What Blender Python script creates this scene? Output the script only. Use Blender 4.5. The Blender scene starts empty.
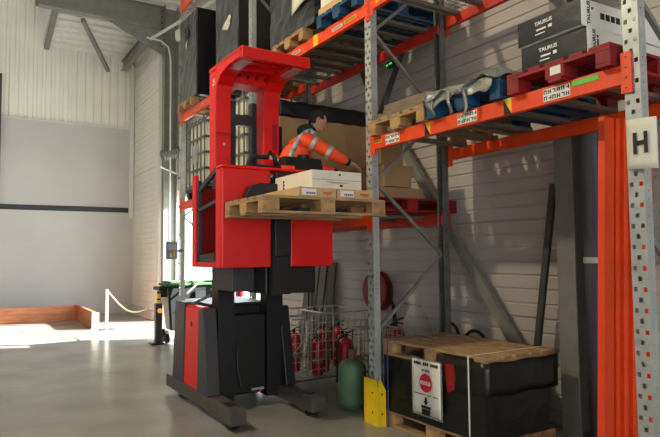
import bpy, bmesh, math, random
from mathutils import Vector, Matrix
random.seed(7)
SC = bpy.context.scene
COL = SC.collection
PI = math.pi

# ------------------------------------------------------------ materials
def lin(c):
    def f(v):
        v /= 255.0
        return v/12.92 if v <= 0.04045 else ((v+0.055)/1.055)**2.4
    return (f(c[0]), f(c[1]), f(c[2]), 1.0)

def mat(name, rgb, rough=0.6, metal=0.0, var=0.0, scale=6.0, bump=0.0, bscale=60.0, rgb2=None, stretch=None, emit=None, spec=0.5, coat=0.0):
    m = bpy.data.materials.new(name); m.use_nodes = True
    nt = m.node_tree; b = nt.nodes['Principled BSDF']
    b.inputs['Base Color'].default_value = lin(rgb)
    b.inputs['Roughness'].default_value = rough
    b.inputs['Metallic'].default_value = metal
    b.inputs['Specular IOR Level'].default_value = spec
    if coat: b.inputs['Coat Weight'].default_value = coat
    tc = nt.nodes.new('ShaderNodeTexCoord'); mp = nt.nodes.new('ShaderNodeMapping')
    nt.links.new(tc.outputs['Object'], mp.inputs['Vector'])
    if stretch: mp.inputs['Scale'].default_value = stretch
    if var or rgb2:
        n = nt.nodes.new('ShaderNodeTexNoise'); n.inputs['Scale'].default_value = scale; n.inputs['Detail'].default_value = 6
        nt.links.new(mp.outputs['Vector'], n.inputs['Vector'])
        r = nt.nodes.new('ShaderNodeValToRGB')
        r.color_ramp.elements[0].position = 0.3; r.color_ramp.elements[1].position = 0.72
        if rgb2 is None:
            lo = tuple(max(0, v*(1-var)) for v in rgb); hi = tuple(min(255, v*(1+var)) for v in rgb)
        else: lo, hi = rgb2, rgb
        r.color_ramp.elements[0].color = lin(lo); r.color_ramp.elements[1].color = lin(hi)
        nt.links.new(n.outputs['Fac'], r.inputs['Fac']); nt.links.new(r.outputs['Color'], b.inputs['Base Color'])
    if bump:
        n2 = nt.nodes.new('ShaderNodeTexNoise'); n2.inputs['Scale'].default_value = bscale; n2.inputs['Detail'].default_value = 4
        nt.links.new(mp.outputs['Vector'], n2.inputs['Vector'])
        bp = nt.nodes.new('ShaderNodeBump'); bp.inputs['Strength'].default_value = bump; bp.inputs['Distance'].default_value = 0.02
        nt.links.new(n2.outputs['Fac'], bp.inputs['Height']); nt.links.new(bp.outputs['Normal'], b.inputs['Normal'])
    if emit:
        b.inputs['Emission Color'].default_value = lin(emit[0]); b.inputs['Emission Strength'].default_value = emit[1]
    return m

def glassy(name, rgb, alpha, rough=0.08):
    m = mat(name, rgb, rough, 0)
    m.node_tree.nodes['Principled BSDF'].inputs['Alpha'].default_value = alpha
    return m

M = dict(
 floor=mat('polished_concrete', (140,138,130), 0.27, var=0.10, scale=1.3, bump=0.015, bscale=9),
 siding=mat('white_siding', (180,173,171), 0.42, var=0.03, scale=1.0),
 sheet=mat('cream_sheet', (228,225,212), 0.5, var=0.03, scale=0.8),
 roofsheet=mat('roof_sheet', (225,223,214), 0.5, var=0.03),
 panel=mat('grey_panel', (184,181,176), 0.55, var=0.03, scale=0.7),
 stripe=mat('dark_stripe', (38,40,44), 0.5),
 trim=mat('light_trim', (205,204,196), 0.5),
 steel=mat('painted_grey_steel', (122,122,116), 0.5, var=0.06),
 dsteel=mat('dark_grey_steel', (64,66,68), 0.5, var=0.08),
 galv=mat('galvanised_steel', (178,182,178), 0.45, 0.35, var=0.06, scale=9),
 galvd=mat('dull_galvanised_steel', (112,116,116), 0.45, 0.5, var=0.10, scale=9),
 deck=mat('dusty_support_steel', (120,116,106), 0.5, 0.3, var=0.08),
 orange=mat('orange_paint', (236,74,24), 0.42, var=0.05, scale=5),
 dorange=mat('dark_orange_paint', (196,48,26), 0.5, var=0.08, scale=5),  # darker, redder orange for the rear beams
 red=mat('red_truck_paint', (224,15,8), 0.42, var=0.03, scale=3),
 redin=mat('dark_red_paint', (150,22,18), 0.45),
 black=mat('black_steel', (16,17,18), 0.45, var=0.15, scale=6),
 rubber=mat('black_rubber', (20,20,21), 0.75),
 leg=mat('grey_brown_steel', (74,69,64), 0.5, var=0.10),
 frame=mat('charcoal_steel', (54,52,54), 0.45, var=0.06),
 wood=mat('pallet_wood', (190,158,112), 0.8, rgb2=(142,112,76), scale=5, stretch=(1,6,6), bump=0.12),
 woodx=mat('pallet_wood_crosswise', (188,156,110), 0.8, rgb2=(140,110,74), scale=5, stretch=(6,1,6), bump=0.12),
 woodb=mat('pallet_block_wood', (196,158,104), 0.8, rgb2=(150,112,70), scale=12, bump=0.12),
 oldwood=mat('grey_weathered_wood', (140,124,104), 0.85, rgb2=(104,92,76), scale=5, stretch=(1,6,6), bump=0.12),
 curb=mat('orange_pine', (206,138,96), 0.7, rgb2=(176,104,66), scale=3, stretch=(1,1,7)),
 bluep=mat('blue_pallet_paint', (24,88,128), 0.7, rgb2=(18,62,92), scale=8),
 redp=mat('red_pallet_paint', (160,22,26), 0.6, rgb2=(112,14,20), scale=8),
 card=mat('brown_cardboard', (160,128,88), 0.85, var=0.06, scale=3),
 cardl=mat('light_cardboard', (200,166,118), 0.85, var=0.05, scale=4),
 white=mat('white_card', (226,218,200), 0.7, var=0.03),
 paper=mat('white_paper', (232,230,220), 0.7),
 paperc=mat('cream_paper', (222,220,200), 0.7),
 wrap=mat('dark_stretch_wrap', (58,60,64), 0.28, rgb2=(38,40,44), scale=4, stretch=(1,1,5), bump=0.5, bscale=7, coat=0.3),
 wrapb=mat('black_stretch_wrap', (22,22,24), 0.35, var=0.1, bump=0.35, bscale=8),
 blackbox=mat('black_film', (24,22,21), 0.36, rgb2=(13,12,12), scale=3, bump=0.35, bscale=9),
 print_=mat('black_printed_card', (34,36,42), 0.26, rgb2=(26,27,31), scale=4, bump=0.2, bscale=9, coat=0.4),
 ink=mat('black_ink', (24,24,26), 0.6), inkw=mat('white_ink', (226,226,222), 0.6), inkr=mat('red_ink', (206,24,34), 0.6),
 inkg=mat('grey_ink', (110,108,104), 0.6), inko=mat('orange_ink', (214,92,50), 0.6),
 yellow=mat('yellow_paint', (236,200,24), 0.5, var=0.04),
 ylabel=mat('yellow_label', (238,196,40), 0.5), green=mat('green_label', (96,200,70), 0.5),
 gas=mat('green_cylinder_paint', (98,128,96), 0.5, rgb2=(82,112,82), scale=6),
 brown=mat('brown_cap', (112,76,54), 0.6), ext=mat('extinguisher_red', (150,18,20), 0.35),
 wire=mat('zinc_wire', (186,184,178), 0.35, 0.7),
 ibc=mat('milky_plastic', (238,232,204), 0.45, var=0.03), film=glassy('clear_film', (200,200,196), 0.25, 0.15),
 filmt=mat('crumpled_film', (168,164,146), 0.22, rgb2=(84,100,108), scale=14, bump=0.5, bscale=22),
 glass=glassy('clear_screen', (150,155,158), 0.05, 0.06),
 hose=mat('dark_red_reel', (120,34,34), 0.5), pipe=mat('grey_pipe', (100,102,112), 0.35, 0.1),
 plaque=mat('blue_grey_plaque', (120,140,158), 0.5), bing=mat('green_lid', (66,104,62), 0.5), bin=mat('dark_bin_plastic', (30,36,36), 0.5),
 bing2=mat('pale_bin_side', (128,116,108), 0.5),
 chain=mat('yellow_white_chain', (226,216,160), 0.5), amberglow=mat('amber_glow_disc', (240,150,60), 0.4, emit=((255,170,70),0.6)),  # the amber disc's glow is put into its material as emission
 skin=mat('skin', (196,144,116), 0.55), hair=mat('dark_hair', (26,22,20), 0.7, bump=0.4, bscale=80),
 vest=mat('fluorescent_orange_cloth', (255,82,34), 0.75, bump=0.25, bscale=14, emit=((255,70,25),0.0)),
 band=mat('silver_reflective_band', (176,176,176), 0.35, 0.2), hood=mat('dark_green_cloth', (28,52,40), 0.9),
 trouser=mat('navy_cloth', (32,34,42), 0.9), lamp=mat('lamp_lens', (200,150,160), 0.25), stripeb=mat('blue_strap', (50,80,140), 0.5),
 straw=mat('white_strap', (226,222,216), 0.5), ledg=mat('green_led', (60,255,110), 0.4, emit=((60,255,110),1.5)),
 road=mat('outdoor_paving', (200,198,190), 0.8, var=0.05), eye=mat('eye_dark', (30,24,22), 0.3),
)

# ------------------------------------------------------------ mesh builder
def worg(o):
    v = Vector((0,0,0))
    while o is not None:
        v += o.location; o = o.parent
    return v

class MB:
    def __init__(s): s.v=[]; s.f=[]; s.m=[]
    def add(s, vs, fs, mi=0):
        n=len(s.v); s.v += [tuple(v) for v in vs]
        s.f += [tuple(i+n for i in f) for f in fs]; s.m += [mi]*len(fs); return s
    def box(s, x0,x1,y0,y1,z0,z1, mi=0, T=None):
        vs=[Vector((x,y,z)) for x in(x0,x1) for y in(y0,y1) for z in(z0,z1)]
        if T: vs=[T@v for v in vs]
        return s.add(vs, [(0,1,3,2),(4,6,7,5),(0,4,5,1),(2,3,7,6),(0,2,6,4),(1,5,7,3)], mi)
    def prism(s, pts, axis, a, b, mi=0):       # polygon pts extruded along axis from a to b
        def P(p,t):
            if axis=='x': return (t,p[0],p[1])
            if axis=='y': return (p[0],t,p[1])
            return (p[0],p[1],t)
        n=len(pts); vs=[P(p,a) for p in pts]+[P(p,b) for p in pts]
        fs=[tuple(range(n-1,-1,-1)), tuple(range(n,2*n))]+[(i,(i+1)%n,n+(i+1)%n,n+i) for i in range(n)]
        return s.add(vs,fs,mi)
    def bar(s, p, q, w, h, mi=0, up=(0,0,1)):
        p=Vector(p); q=Vector(q); d=(q-p).normalized(); u=Vector(up)
        if abs(d.dot(u))>0.95: u=Vector((0,1,0))
        r=d.cross(u).normalized(); u=r.cross(d)
        vs=[c+r*(a*w/2)+u*(b*h/2) for c in(p,q) for a in(-1,1) for b in(-1,1)]
        return s.add(vs,[(0,1,3,2),(4,6,7,5),(0,4,5,1),(2,3,7,6),(0,2,6,4),(1,5,7,3)],mi)
    def tube(s, pts, r, n=8, mi=0, close=False):
        pts=[Vector(p) for p in pts]; rings=[]; pu=None
        R = r if isinstance(r,(list,tuple)) else [r]*len(pts)
        for i,p in enumerate(pts):
            a=pts[max(i-1,0)]; b=pts[min(i+1,len(pts)-1)]
            if close: a=pts[i-1]; b=pts[(i+1)%len(pts)]
            d=(b-a).normalized()
            if pu is None:
                u=Vector((0,0,1)) if abs(d.z)<0.9 else Vector((1,0,0))
            else: u=pu
            u=(u-d*d.dot(u)).normalized(); pu=u; w=d.cross(u)
            rings.append([p+(u*math.cos(2*PI*k/n)+w*math.sin(2*PI*k/n))*R[i] for k in range(n)])
        vs=[v for rg in rings for v in rg]; fs=[]
        L=len(rings)
        for i in range(L if close else L-1):
            j=(i+1)%L
            for k in range(n): fs.append((i*n+k,i*n+(k+1)%n,j*n+(k+1)%n,j*n+k))
        if not close: fs += [tuple(range(n-1,-1,-1)), tuple((L-1)*n+k for k in range(n))]
        return s.add(vs,fs,mi)
    def lathe(s, c, prof, n=24, axis='z', mi=0):
        vs=[];fs=[]
        for (r,h) in prof:
            for k in range(n):
                a=2*PI*k/n; x,y=r*math.cos(a),r*math.sin(a)
                if axis=='z': vs.append((c[0]+x,c[1]+y,c[2]+h))
                elif axis=='x': vs.append((c[0]+h,c[1]+x,c[2]+y))
                else: vs.append((c[0]+x,c[1]+h,c[2]+y))
        for i in range(len(prof)-1):
            for k in range(n): fs.append((i*n+k,i*n+(k+1)%n,(i+1)*n+(k+1)%n,(i+1)*n+k))
        fs += [tuple(range(n-1,-1,-1)), tuple((len(prof)-1)*n+k for k in range(n))]
        return s.add(vs,fs,mi)
    def build(s, name, ms, parent=None, org=None, bevel=0, smooth=False, solid=0):
        if parent is not None: o0=worg(parent)
        elif org is not None: o0=Vector(org)
        else:
            xs=[v[0] for v in s.v]; ys=[v[1] for v in s.v]; zs=[v[2] for v in s.v]
            o0=Vector(((min(xs)+max(xs))/2,(min(ys)+max(ys))/2,min(zs)))
        me=bpy.data.meshes.new(name)
        me.from_pydata([tuple(Vector(v)-o0) for v in s.v],[],s.f)
        ms = ms if isinstance(ms,(list,tuple)) else [ms]
        for m in ms: me.materials.append(m)
        for p,i in zip(me.polygons,s.m): p.material_index=i; p.use_smooth=smooth
        bm=bmesh.new(); bm.from_mesh(me); bmesh.ops.recalc_face_normals(bm, faces=bm.faces); bm.to_mesh(me); bm.free()
        o=bpy.data.objects.new(name,me); COL.objects.link(o)
        if parent is not None: o.parent=parent
        else: o.location=o0
        if solid:
            md=o.modifiers.new('solid','SOLIDIFY'); md.thickness=solid
        if bevel:
            md=o.modifiers.new('bevel','BEVEL'); md.width=bevel; md.segments=2; md.limit_method='ANGLE'; md.angle_limit=math.radians(40)
        return o

def tag(o, label, cat, group=None, kind=None):
    if label: o['label']=label
    if cat: o['category']=cat
    if group: o['group']=group
    if kind: o['kind']=kind
    return o
def plab(o, label): o['label']=label; return o
def thing(name, label, cat, loc, group=None):
    o=bpy.data.objects.new(name,None); COL.objects.link(o); o.location=loc; o.empty_display_size=0.1
    return tag(o,label,cat,group)
def struct(name, mb, m, **k):
    o=mb.build(name,m,**k); o['kind']='structure'; return o
def dup(root, loc, label=None, group=None):
    r=root.copy(); COL.objects.link(r); r.location=loc
    if label: r['label']=label
    if group: r['group']=group
    for ch in list(root.children):
        c=ch.copy(); COL.objects.link(c); c.parent=r
        for g in ch.children:
            d=g.copy(); COL.objects.link(d); d.parent=c
    return r
def box(*a): return MB().box(*a)

def text_mesh(txt, size, ext=0.0008, bold=0.0):
    c=bpy.data.curves.new('t','FONT'); c.body=txt; c.size=size; c.extrude=ext; c.offset=bold
    c.align_x='CENTER'; c.align_y='CENTER'
    o=bpy.data.objects.new('t',c); COL.objects.link(o)
    bpy.context.view_layer.update()
    me=bpy.data.meshes.new_from_object(o.evaluated_get(bpy.context.evaluated_depsgraph_get()))
    COL.objects.unlink(o); bpy.data.objects.remove(o)
    return me
FX=Matrix(((0,0,-1),(-1,0,0),(0,1,0)))   # lettering that faces -X (towards the aisle)
FY=Matrix(((1,0,0),(0,0,-1),(0,1,0)))    # lettering that faces -Y
def text(name, txt, size, at, face, m, parent, bold=0.0, sx=1.0):
    me=text_mesh(txt,size,bold=bold); o0=worg(parent)
    for v in me.vertices:
        v.co = face @ Vector((v.co.x*sx, v.co.y, v.co.z)) + Vector(at) - o0
    me.materials.clear(); me.materials.append(m)
    o=bpy.data.objects.new(name,me); COL.objects.link(o); o.parent=parent
    return o

# ------------------------------------------------------------ camera
F=586.8; yaw,pit,rol=[math.radians(a) for a in (31.85,3.45,-0.52)]
fw=Vector((math.sin(yaw)*math.cos(pit),math.cos(yaw)*math.cos(pit),math.sin(pit)))
r0=Vector((math.cos(yaw),-math.sin(yaw),0)); u0=r0.cross(fw)
rr=math.cos(rol)*r0+math.sin(rol)*u0; uu=-math.sin(rol)*r0+math.cos(rol)*u0
cam=bpy.data.cameras.new('camera'); co=bpy.data.objects.new('camera',cam); COL.objects.link(co)
cam.sensor_fit='HORIZONTAL'; cam.sensor_width=36; cam.lens=F*36/660; cam.clip_start=0.05; cam.clip_end=300
mw=Matrix(((rr.x,uu.x,-fw.x,0),(rr.y,uu.y,-fw.y,0),(rr.z,uu.z,-fw.z,1.62),(0,0,0,1)))
co.matrix_world=mw
SC.camera=co

# ------------------------------------------------------------ setting
WX=4.8
struct('floor', box(-9,5.2,-8,18,-0.1,0), M['floor'])
o=struct('trim_1', box(5.2,30,-6,40,-0.14,-0.02), M['road'])
# right wall: horizontal ribbed siding profile extruded along Y
def siding(x, y0, y1, z0, z1, thick=0.12):
    pts=[]; z=z0; i=0
    while z<z1-0.02:
        zt=min(z+0.14,z1)
        d=0.022 if i%7==6 else 0.012
        pts += [(x,z),(x,zt-0.03),(x+d,zt-0.022),(x+d,zt-0.006)]
        z=zt; i+=1
    pts += [(x,z1),(x+thick,z1),(x+thick,z0)]
    b=MB(); n=len(pts)
    vs=[(p[0],y0,p[1]) for p in pts]+[(p[0],y1,p[1]) for p in pts]
    fs=[(i,(i+1)%n,n+(i+1)%n,n+i) for i in range(n)]
    b.add(vs,fs)
    return b
w=siding(WX,-8,10.0,0,10.6); w2=siding(WX,10.0,14.9,3.12,10.6)
w.add(w2.v,w2.f)
struct('wall_right', w, M['siding'])
w=siding(4.12,14.9,17.75,0.0,10.6)
w.box(4.12,5.0,14.88,14.92,0,10.6)
struct('wall_right_far', w, M['sheet'])
struct('baseboard_right', box(4.02,4.14,15.0,17.6,0,0.22), M['panel'])
struct('trim_2', box(4.74,4.83,9.93,10.0,0,3.16).box(4.74,4.83,14.84,14.9,0,3.16).box(4.74,4.83,9.93,14.9,3.08,3.16), M['trim'])
# back wall: trapezoid sheets above, smooth grey panels below
YB=17.5
pts=[]; x=-9.0
while x<4.3:
    pts += [(x,YB),(x+0.10,YB),(x+0.13,YB+0.035),(x+0.19,YB+0.035)]; x+=0.22
n=len(pts); b=MB(); b.add([(p[0],p[1],5.3) for p in pts]+[(p[0],p[1],11.0) for p in pts],[(i,i+1,n+i+1,n+i) for i in range(n-1)])
b.box(-9,4.3,YB+0.06,YB+0.16,5.3,11.0)
struct('wall_back_upper', b, M['sheet'])
b=MB(); b.box(-9,4.3,YB-0.03,YB+0.16,0,5.3)
struct('wall_back', b, M['panel'])
struct('trim_3', box(-9,4.1,YB-0.05,YB+0.02,5.29,5.33), M['trim'])
struct('trim_4', box(-9,4.02,YB-0.055,YB-0.02,2.86,3.0), M['stripe'])
struct('trim_5', box(3.98,4.1,YB-0.12,YB-0.02,2.7,7.2), M['trim'])
struct('wall_left', box(-9.1,-9,-8,18,0,11), M['panel'])
b=MB(); b.box(-9,-6,-8.1,-8,0,11).box(3,5,-8.1,-8,0,11).box(-6,3,-8.1,-8,5.0,11)
struct('wall_rear', b, M['panel'])
# roof deck with ribs along X
def rz(y): return 7.40+0.2*(17.5-max(y,3.0))
pts=[]; y=-8.0
while y<17.7:
    z=rz(y+0.12); pts += [(y,z),(y+0.10,z),(y+0.14,z+0.07),(y+0.24,z+0.07),(y+0.28,z)]; y+=0.28
n=len(pts); b=MB(); b.add([(1.7,p[0],p[1]) for p in pts]+[(5.0,p[0],p[1]) for p in pts],[(i,i+1,n+i+1,n+i) for i in range(n-1)])
b.prism([(17.7,rz(17.7)+0.1),(3.0,rz(3)+0.1),(-8,rz(3)+0.1),(-8,rz(3)+0.2),(3.0,rz(3)+0.2),(17.7,rz(17.7)+0.2)],'x',1.7,5.0)
struct('ceiling', b, M['roofsheet'])
struct('ceiling_high', box(-9,1.7,-8,17.7,10.9,11.0).prism([(17.7,rz(17.7)),(3.0,rz(3)),(-8,rz(3)),(-8,11.0),(17.7,11.0)],'x',1.66,1.70), M['roofsheet'])

def ibeam_y(x0,x1,z0,z1,y0,y1,t=0.02):   # I section running along Y, flange along X
    c=(x0+x1)/2
    return MB().box(x0,x1,y0,y1,z0,z0+t).box(x0,x1,y0,y1,z1-t,z1).box(c-t/2,c+t/2,y0,y1,z0+t,z1-t)
def ibeam_x(y0,y1,z0,z1,x0,x1,t=0.02):
    c=(y0+y1)/2
    return MB().box(x0,x1,y0,y1,z0,z0+t).box(x0,x1,y0,y1,z1-t,z1).box(x0,x1,c-t/2,c+t/2,z0+t,z1-t)
# portal rafter and columns
t=thing('roof_beam','long grey steel I beam crossing under the white roof deck','roof beam',(1.5,14.7,6.8))
ibeam_x(14.6,14.8,7.38,7.95,1.3,4.2).build('beam',M['steel'],t)
MB().prism([(2.75,7.38),(4.12,7.38),(4.12,6.72)],'y',14.68,14.72).box(2.75,4.12,14.6,14.8,7.36,7.38).build('haunch',M['steel'],t)
b=MB()
for k in range(7): b.lathe((4.1,14.59,6.9+0.15*k),[(0.022,0),(0.022,-0.03)],6,'y')
b.build('bolts',M['dsteel'],t)
t=thing('steel_column','grey steel building column at the far end beside the loading door','column',(4.32,14.72,0))
MB().box(4.18,4.2,14.6,14.8,0,8).box(4.50,4.52,14.6,14.8,0,8).box(4.2,4.5,14.69,14.71,0,8).build('shaft',M['steel'],t)
box(4.12,4.56,14.55,14.88,0,0.03).build('base_plate',M['steel'],t)
tag(ibeam_y(3.72,3.86,6.98,7.27,14.8,17.42).build('eaves_beam',M['steel']),'short grey eaves beam running from the column haunch to the back wall','roof beam')
tag(MB().bar((1.75,17.4,7.30),(1.75,14.85,7.81),0.12,0.10).build('purlin',M['steel']),'grey purlin at the left edge of the low roof deck','purlin')
tag(MB().bar((2.27,14.85,7.30),(3.35,17.38,6.92),0.09,0.09).build('roof_brace',M['steel']),'slim grey diagonal brace hanging below the white roof deck','roof brace')
tag(MB().bar((1.2,14.8,8.75),(1.5,17.3,8.42),0.10,0.10).build('roof_brace',M['steel']),'short grey roof strut at the top left corner of the view','roof brace')
tag(MB().bar((3.78,14.45,6.98),(4.72,11.9,7.35),0.05,0.05).build('roof_brace',M['trim']),'light grey diagonal tube rising in front of the column haunch towards the rack','roof brace')
tag(MB().tube([(3.65,14.3,6.95),(4.0,14.3,6.93),(4.18,14.3,6.8),(4.24,14.3,6.55),(4.25,14.3,6.0),(4.25,14.3,3.0),(4.25,14.3,0.0)],0.022).build('conduit_pipe',M['trim'],smooth=True),'pale conduit pipe bending down in front of the far column','pipe')
t=thing('service_pipe','cream square service post standing behind the rack end','post',(4.5,14.2,0))
MB().box(4.46,4.56,14.15,14.25,0,6.9).build('post',M['paperc'],t); 
for k in range(9): box(4.44,4.58,14.13,14.27,0.7+0.7*k,0.74+0.7*k).build('clamp',M['dsteel'],t)
MB().lathe((4.40,14.1,6.95),[(0.09,0),(0.11,0.1),(0.11,0.22),(0.05,0.28)],12).build('junction_head',M['paperc'],t,smooth=True)
t=thing('duct_horn','grey ribbed cylinder on a bracket fixed to the far column','horn',(4.2,14.3,3.9))
pr=[]
for k in range(8): pr += [(0.14,0.07*k),(0.155,0.07*k+0.03)]
b=MB().lathe((0,0,0),[(0.02,-0.02)]+pr+[(0.1,0.56)],18,'x')
ry=Matrix.Rotation(math.radians(-20),3,'Y')
b.v=[tuple(ry@Vector(v)+Vector((4.08,14.4,4.06))) for v in b.v]
b.build('ribbed_body',M['galvd'],t,smooth=False)
MB().tube([(4.05,14.42,3.8),(4.45,14.42,3.66)],0.02).tube([(4.45,14.42,3.66),(4.45,14.42,4.1)],0.02).build('bracket',M['trim'],t)
tag(box(0.64,0.71,17.28,17.42,2.6,6.4).build('steel_post',M['dsteel']),'thin dark upright at the extreme left edge of the back wall','post')

# mid wall column with I section, drain pipe and wall wind bracing
t=thing('steel_column','grey steel building column behind the stored orange beams','column',(4.6,3.4,0))
MB().box(4.50,4.52,3.22,3.40,0,7.4).box(4.76,4.78,3.22,3.40,0,7.4).box(4.52,4.76,3.30,3.32,0,7.4).build('shaft',M['steel'],t)
box(4.45,4.79,3.17,3.45,0,0.03).build('base_plate',M['steel'],t)
t=thing('drain_pipe','dark grey round drain pipe beside the steel column','pipe',(4.66,3.14,0))
MB().tube([(4.62,3.11,0),(4.62,3.11,7.4)],0.085,18).build('pipe',M['pipe'],t,smooth=True)
MB().lathe((4.62,3.11,1.52),[(0.094,0),(0.094,0.05)],18).box(4.70,4.79,3.10,3.12,1.53,1.56).build('clamp',M['galv'],t)
def brace(p,q,label,w=0.08,m='steel'):
    p=Vector(p);q=Vector(q); d=(q-p).normalized(); up=Vector((1,0,0)); r=d.cross(up).normalized()
    b=MB(); b.bar(p,q,w,0.008,0,(1,0,0)); b.bar(p+r*w/2+up*w*0.25,q+r*w/2+up*w*0.25,0.008,w*0.5,0,(1,0,0))
    return tag(b.build('wall_brace',M[m]),label,'wall brace')
brace((4.6,6.1,3.45),(4.6,3.72,0.35),'long grey angle brace slanting down the white siding to behind the crate',0.11)
brace((4.6,3.50,2.25),(4.6,3.78,0.45),'short dark strut slanting down beside the grey column',0.06,'dsteel')
brace((4.6,6.12,3.45),(4.6,5.35,4.6),'dark angle brace rising to the right from the wall joint under the upper rack level',0.11,'dsteel')
brace((4.6,6.2,3.45),(4.6,6.75,4.6),'dark angle brace rising to the left from the wall joint under the upper rack level',0.10,'dsteel')

# ------------------------------------------------------------ rack
XF,XR=3.37,4.37
def upright_post(name, xf, sgn, y0, ztop, parent, m):
    """perforated C section; open face towards the inside of the frame"""
    b=MB(); y1=y0+0.10; t=0.004; xin=xf+sgn*0.07
    ys=[0,0.010,0.032,0.039,0.061,0.068,0.090,0.10]
    P=0.062; nz=int(ztop/P)
    for i in range(nz):
        z=i*P
        rows=[0,0.018,0.045,P]
        for a in range(3):
            za,zb=z+rows[a],z+rows[a+1]
            for k in range(7):
                hole = a==1 and k in ((1,5) if i%2==0 else (3,))
                if hole: continue
                b.add([(xf,y0+ys[k],za),(xf,y0+ys[k+1],za),(xf,y0+ys[k+1],zb),(xf,y0+ys[k],zb)],[(0,1,2,3)])
    for yy in (y0,y1):
        xs=[0,0.03,0.038,0.07]
        for i in range(int(ztop/0.05)):
            z=i*0.05; rows=[0,0.02,0.03,0.05]
            for a in range(3):
                for k in range(3):
                    if a==1 and k==1: continue
                    b.add([(xf+sgn*xs[k],yy,z+rows[a]),(xf+sgn*xs[k+1],yy,z+rows[a]),(xf+sgn*xs[k+1],yy,z+rows[a+1]),(xf+sgn*xs[k],yy,z+rows[a+1])],[(0,1,2,3)])
    b.box(min(xin,xin+sgn*0.004),max(xin,xin+sgn*0.004),y0,y0+0.02,0,ztop)
    b.box(min(xin,xin+sgn*0.004),max(xin,xin+sgn*0.004),y1-0.02,y1,0,ztop)
    return b.build(name,m,parent)
def frame(y0, ztop, label, zs):
    t=thing('rack_frame',label,'rack frame',(XF+0.5,y0+0.05,0))
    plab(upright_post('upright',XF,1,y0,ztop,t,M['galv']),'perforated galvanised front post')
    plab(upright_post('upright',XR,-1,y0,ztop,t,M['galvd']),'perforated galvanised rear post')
    for x in (XF+0.035,XR-0.035):
        box(x-0.07,x+0.07,y0-0.02,y0+0.12,0,0.01).build('foot_plate',M['galvd'],t)
    yc=y0+0.05
    for k in range(len(zs)-1):
        a=(XF+0.06,yc,zs[k]) if k%2==0 else (XR-0.06,yc,zs[k]); c=(XR-0.06,yc,zs[k+1]) if k%2==0 else (XF+0.06,yc,zs[k+1])
        MB().bar(a,c,0.03,0.03).build('brace',M['steel'],t)
    return t
zs=[0.86,1.60,2.33,3.10,3.85,4.6,5.4,6.1]
frame(1.93,6.6,'rack frame nearest the camera carrying the H sign',[0.2,1.0,1.75,2.5,3.2,3.95,4.6,5.4])
f2=frame(4.63,6.6,'rack frame with the yellow guard at its foot',zs)
frame(7.48,6.6,'rack frame standing behind the red order picker mast',zs)
frame(10.62,6.6,'rack frame at the far end beside the wheelie bin',zs)
# little extra brace seen above level of P1: zigzag second diagonal comes from zs

def rbeam(label, y0, y1, z0, z1, front=True, m='orange', group=None):
    x0,x1=(XF-0.01,XF+0.04) if front else (XR-0.04,XR+0.01)
    t=thing('rack_beam',label,'rack beam',((x0+x1)/2,(y0+y1)/2,z0),group)
    # stepped box section with an inward shelf lip
    pts=[(x0,z0),(x1,z0),(x1,z1-0.03),(x1-0.018,z1-0.03),(x1-0.018,z1),(x0,z1)] if front else [(x0,z0),(x1,z0),(x1,z1),(x0+0.018,z1),(x0+0.018,z1-0.03),(x0,z1-0.03)]
    MB().prism(pts,'y',y0,y1).build('rail',M[m],t,bevel=0.004)
    xs=x0 if front else x1
    for (ya,yb) in ((y0-0.055,y0+0.012),(y1-0.012,y1+0.055)):
        b=MB()
        if front: b.box(xs-0.006,xs+0.006,ya,yb,z0-0.06,z1+0.07)
        else: b.box(xs-0.006,xs+0.006,ya,yb,z0-0.06,z1+0.07)
        # hooks, as small dark rivets
        for k in range(4):
            zc=z0-0.03+k*(z1-z0+0.07)/3
            b.box(xs-0.008,xs-0.004,(ya+yb)/2-0.006,(ya+yb)/2+0.004,zc-0.005,zc+0.005,1)
        b.build('end_connector',[M[m],M['dsteel']],t)
    return t
def label_plate(t, yc, zc, w, h, codes=True, m='paper'):
    x=XF-0.012
    p=box(x-0.003,x,yc-w/2,yc+w/2,zc-h/2,zc+h/2).build('label_plate',M[m],t)
    b=MB(); k=6
    if codes:
        for row in (-1,1):
            for i in range(k):
                y=yc+w/2-(i+0.5)*w/k; zz=zc+row*h/4
                cw=w/k*0.36; ch=h*0.16
                b.box(x-0.0045,x-0.003,y-cw,y-cw*0.4,zz-ch,zz+ch)
                if (i+row)%3: b.box(x-0.0045,x-0.003,y+cw*0.4,y+cw,zz-ch,zz+ch)
                b.box(x-0.0045,x-0.003,y-cw,y+cw,zz-ch*0.25 if i%2 else zz+ch*0.5,zz+ch*0.1 if i%2 else zz+ch)
    else:
        for i in range(9): b.box(x-0.0045,x-0.003,yc-w*0.42+i*w*0.095,yc-w*0.42+i*w*0.095+w*0.05,zc-h*0.3,zc+h*0.3)
    b.build('lettering',M['ink'],p)
    return p
# bay nearest the camera
bA=rbeam('orange front beam carrying the red, blue and plain pallets',2.03,4.58,2.63,2.75)
for yc in (4.29,3.33,2.50): label_plate(bA,yc,2.69,0.21,0.085)
plab(box(XF-0.014,XF-0.01,2.19,2.38,2.70,2.735).build('green_sticker',M['green'],bA),'plain green sticker')
lp=label_plate(bA,4.52,2.70,0.13,0.03,False,'ylabel')
for yc in (3.80,2.92):
    MB().prism([(yc+0.035,2.748),(yc-0.035,2.748),(yc-0.035,2.635)],'x',XF-0.014,XF-0.010).build('marker_triangle',M['ylabel'],bA)
    MB().prism([(yc+0.035,2.735),(yc-0.03,2.635),(yc+0.035,2.635)],'x',XF-0.014,XF-0.010).build('marker_triangle',M['ink'],bA)
rbeam('orange rear beam under the red, blue and plain pallets',2.03,4.58,2.60,2.72,False)
bU=rbeam('orange front beam of the high level above the plain pallets, running out of view',2.03,4.58,4.03,4.15)
label_plate(bU,4.40,4.09,0.22,0.05,False,'ylabel')
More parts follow.
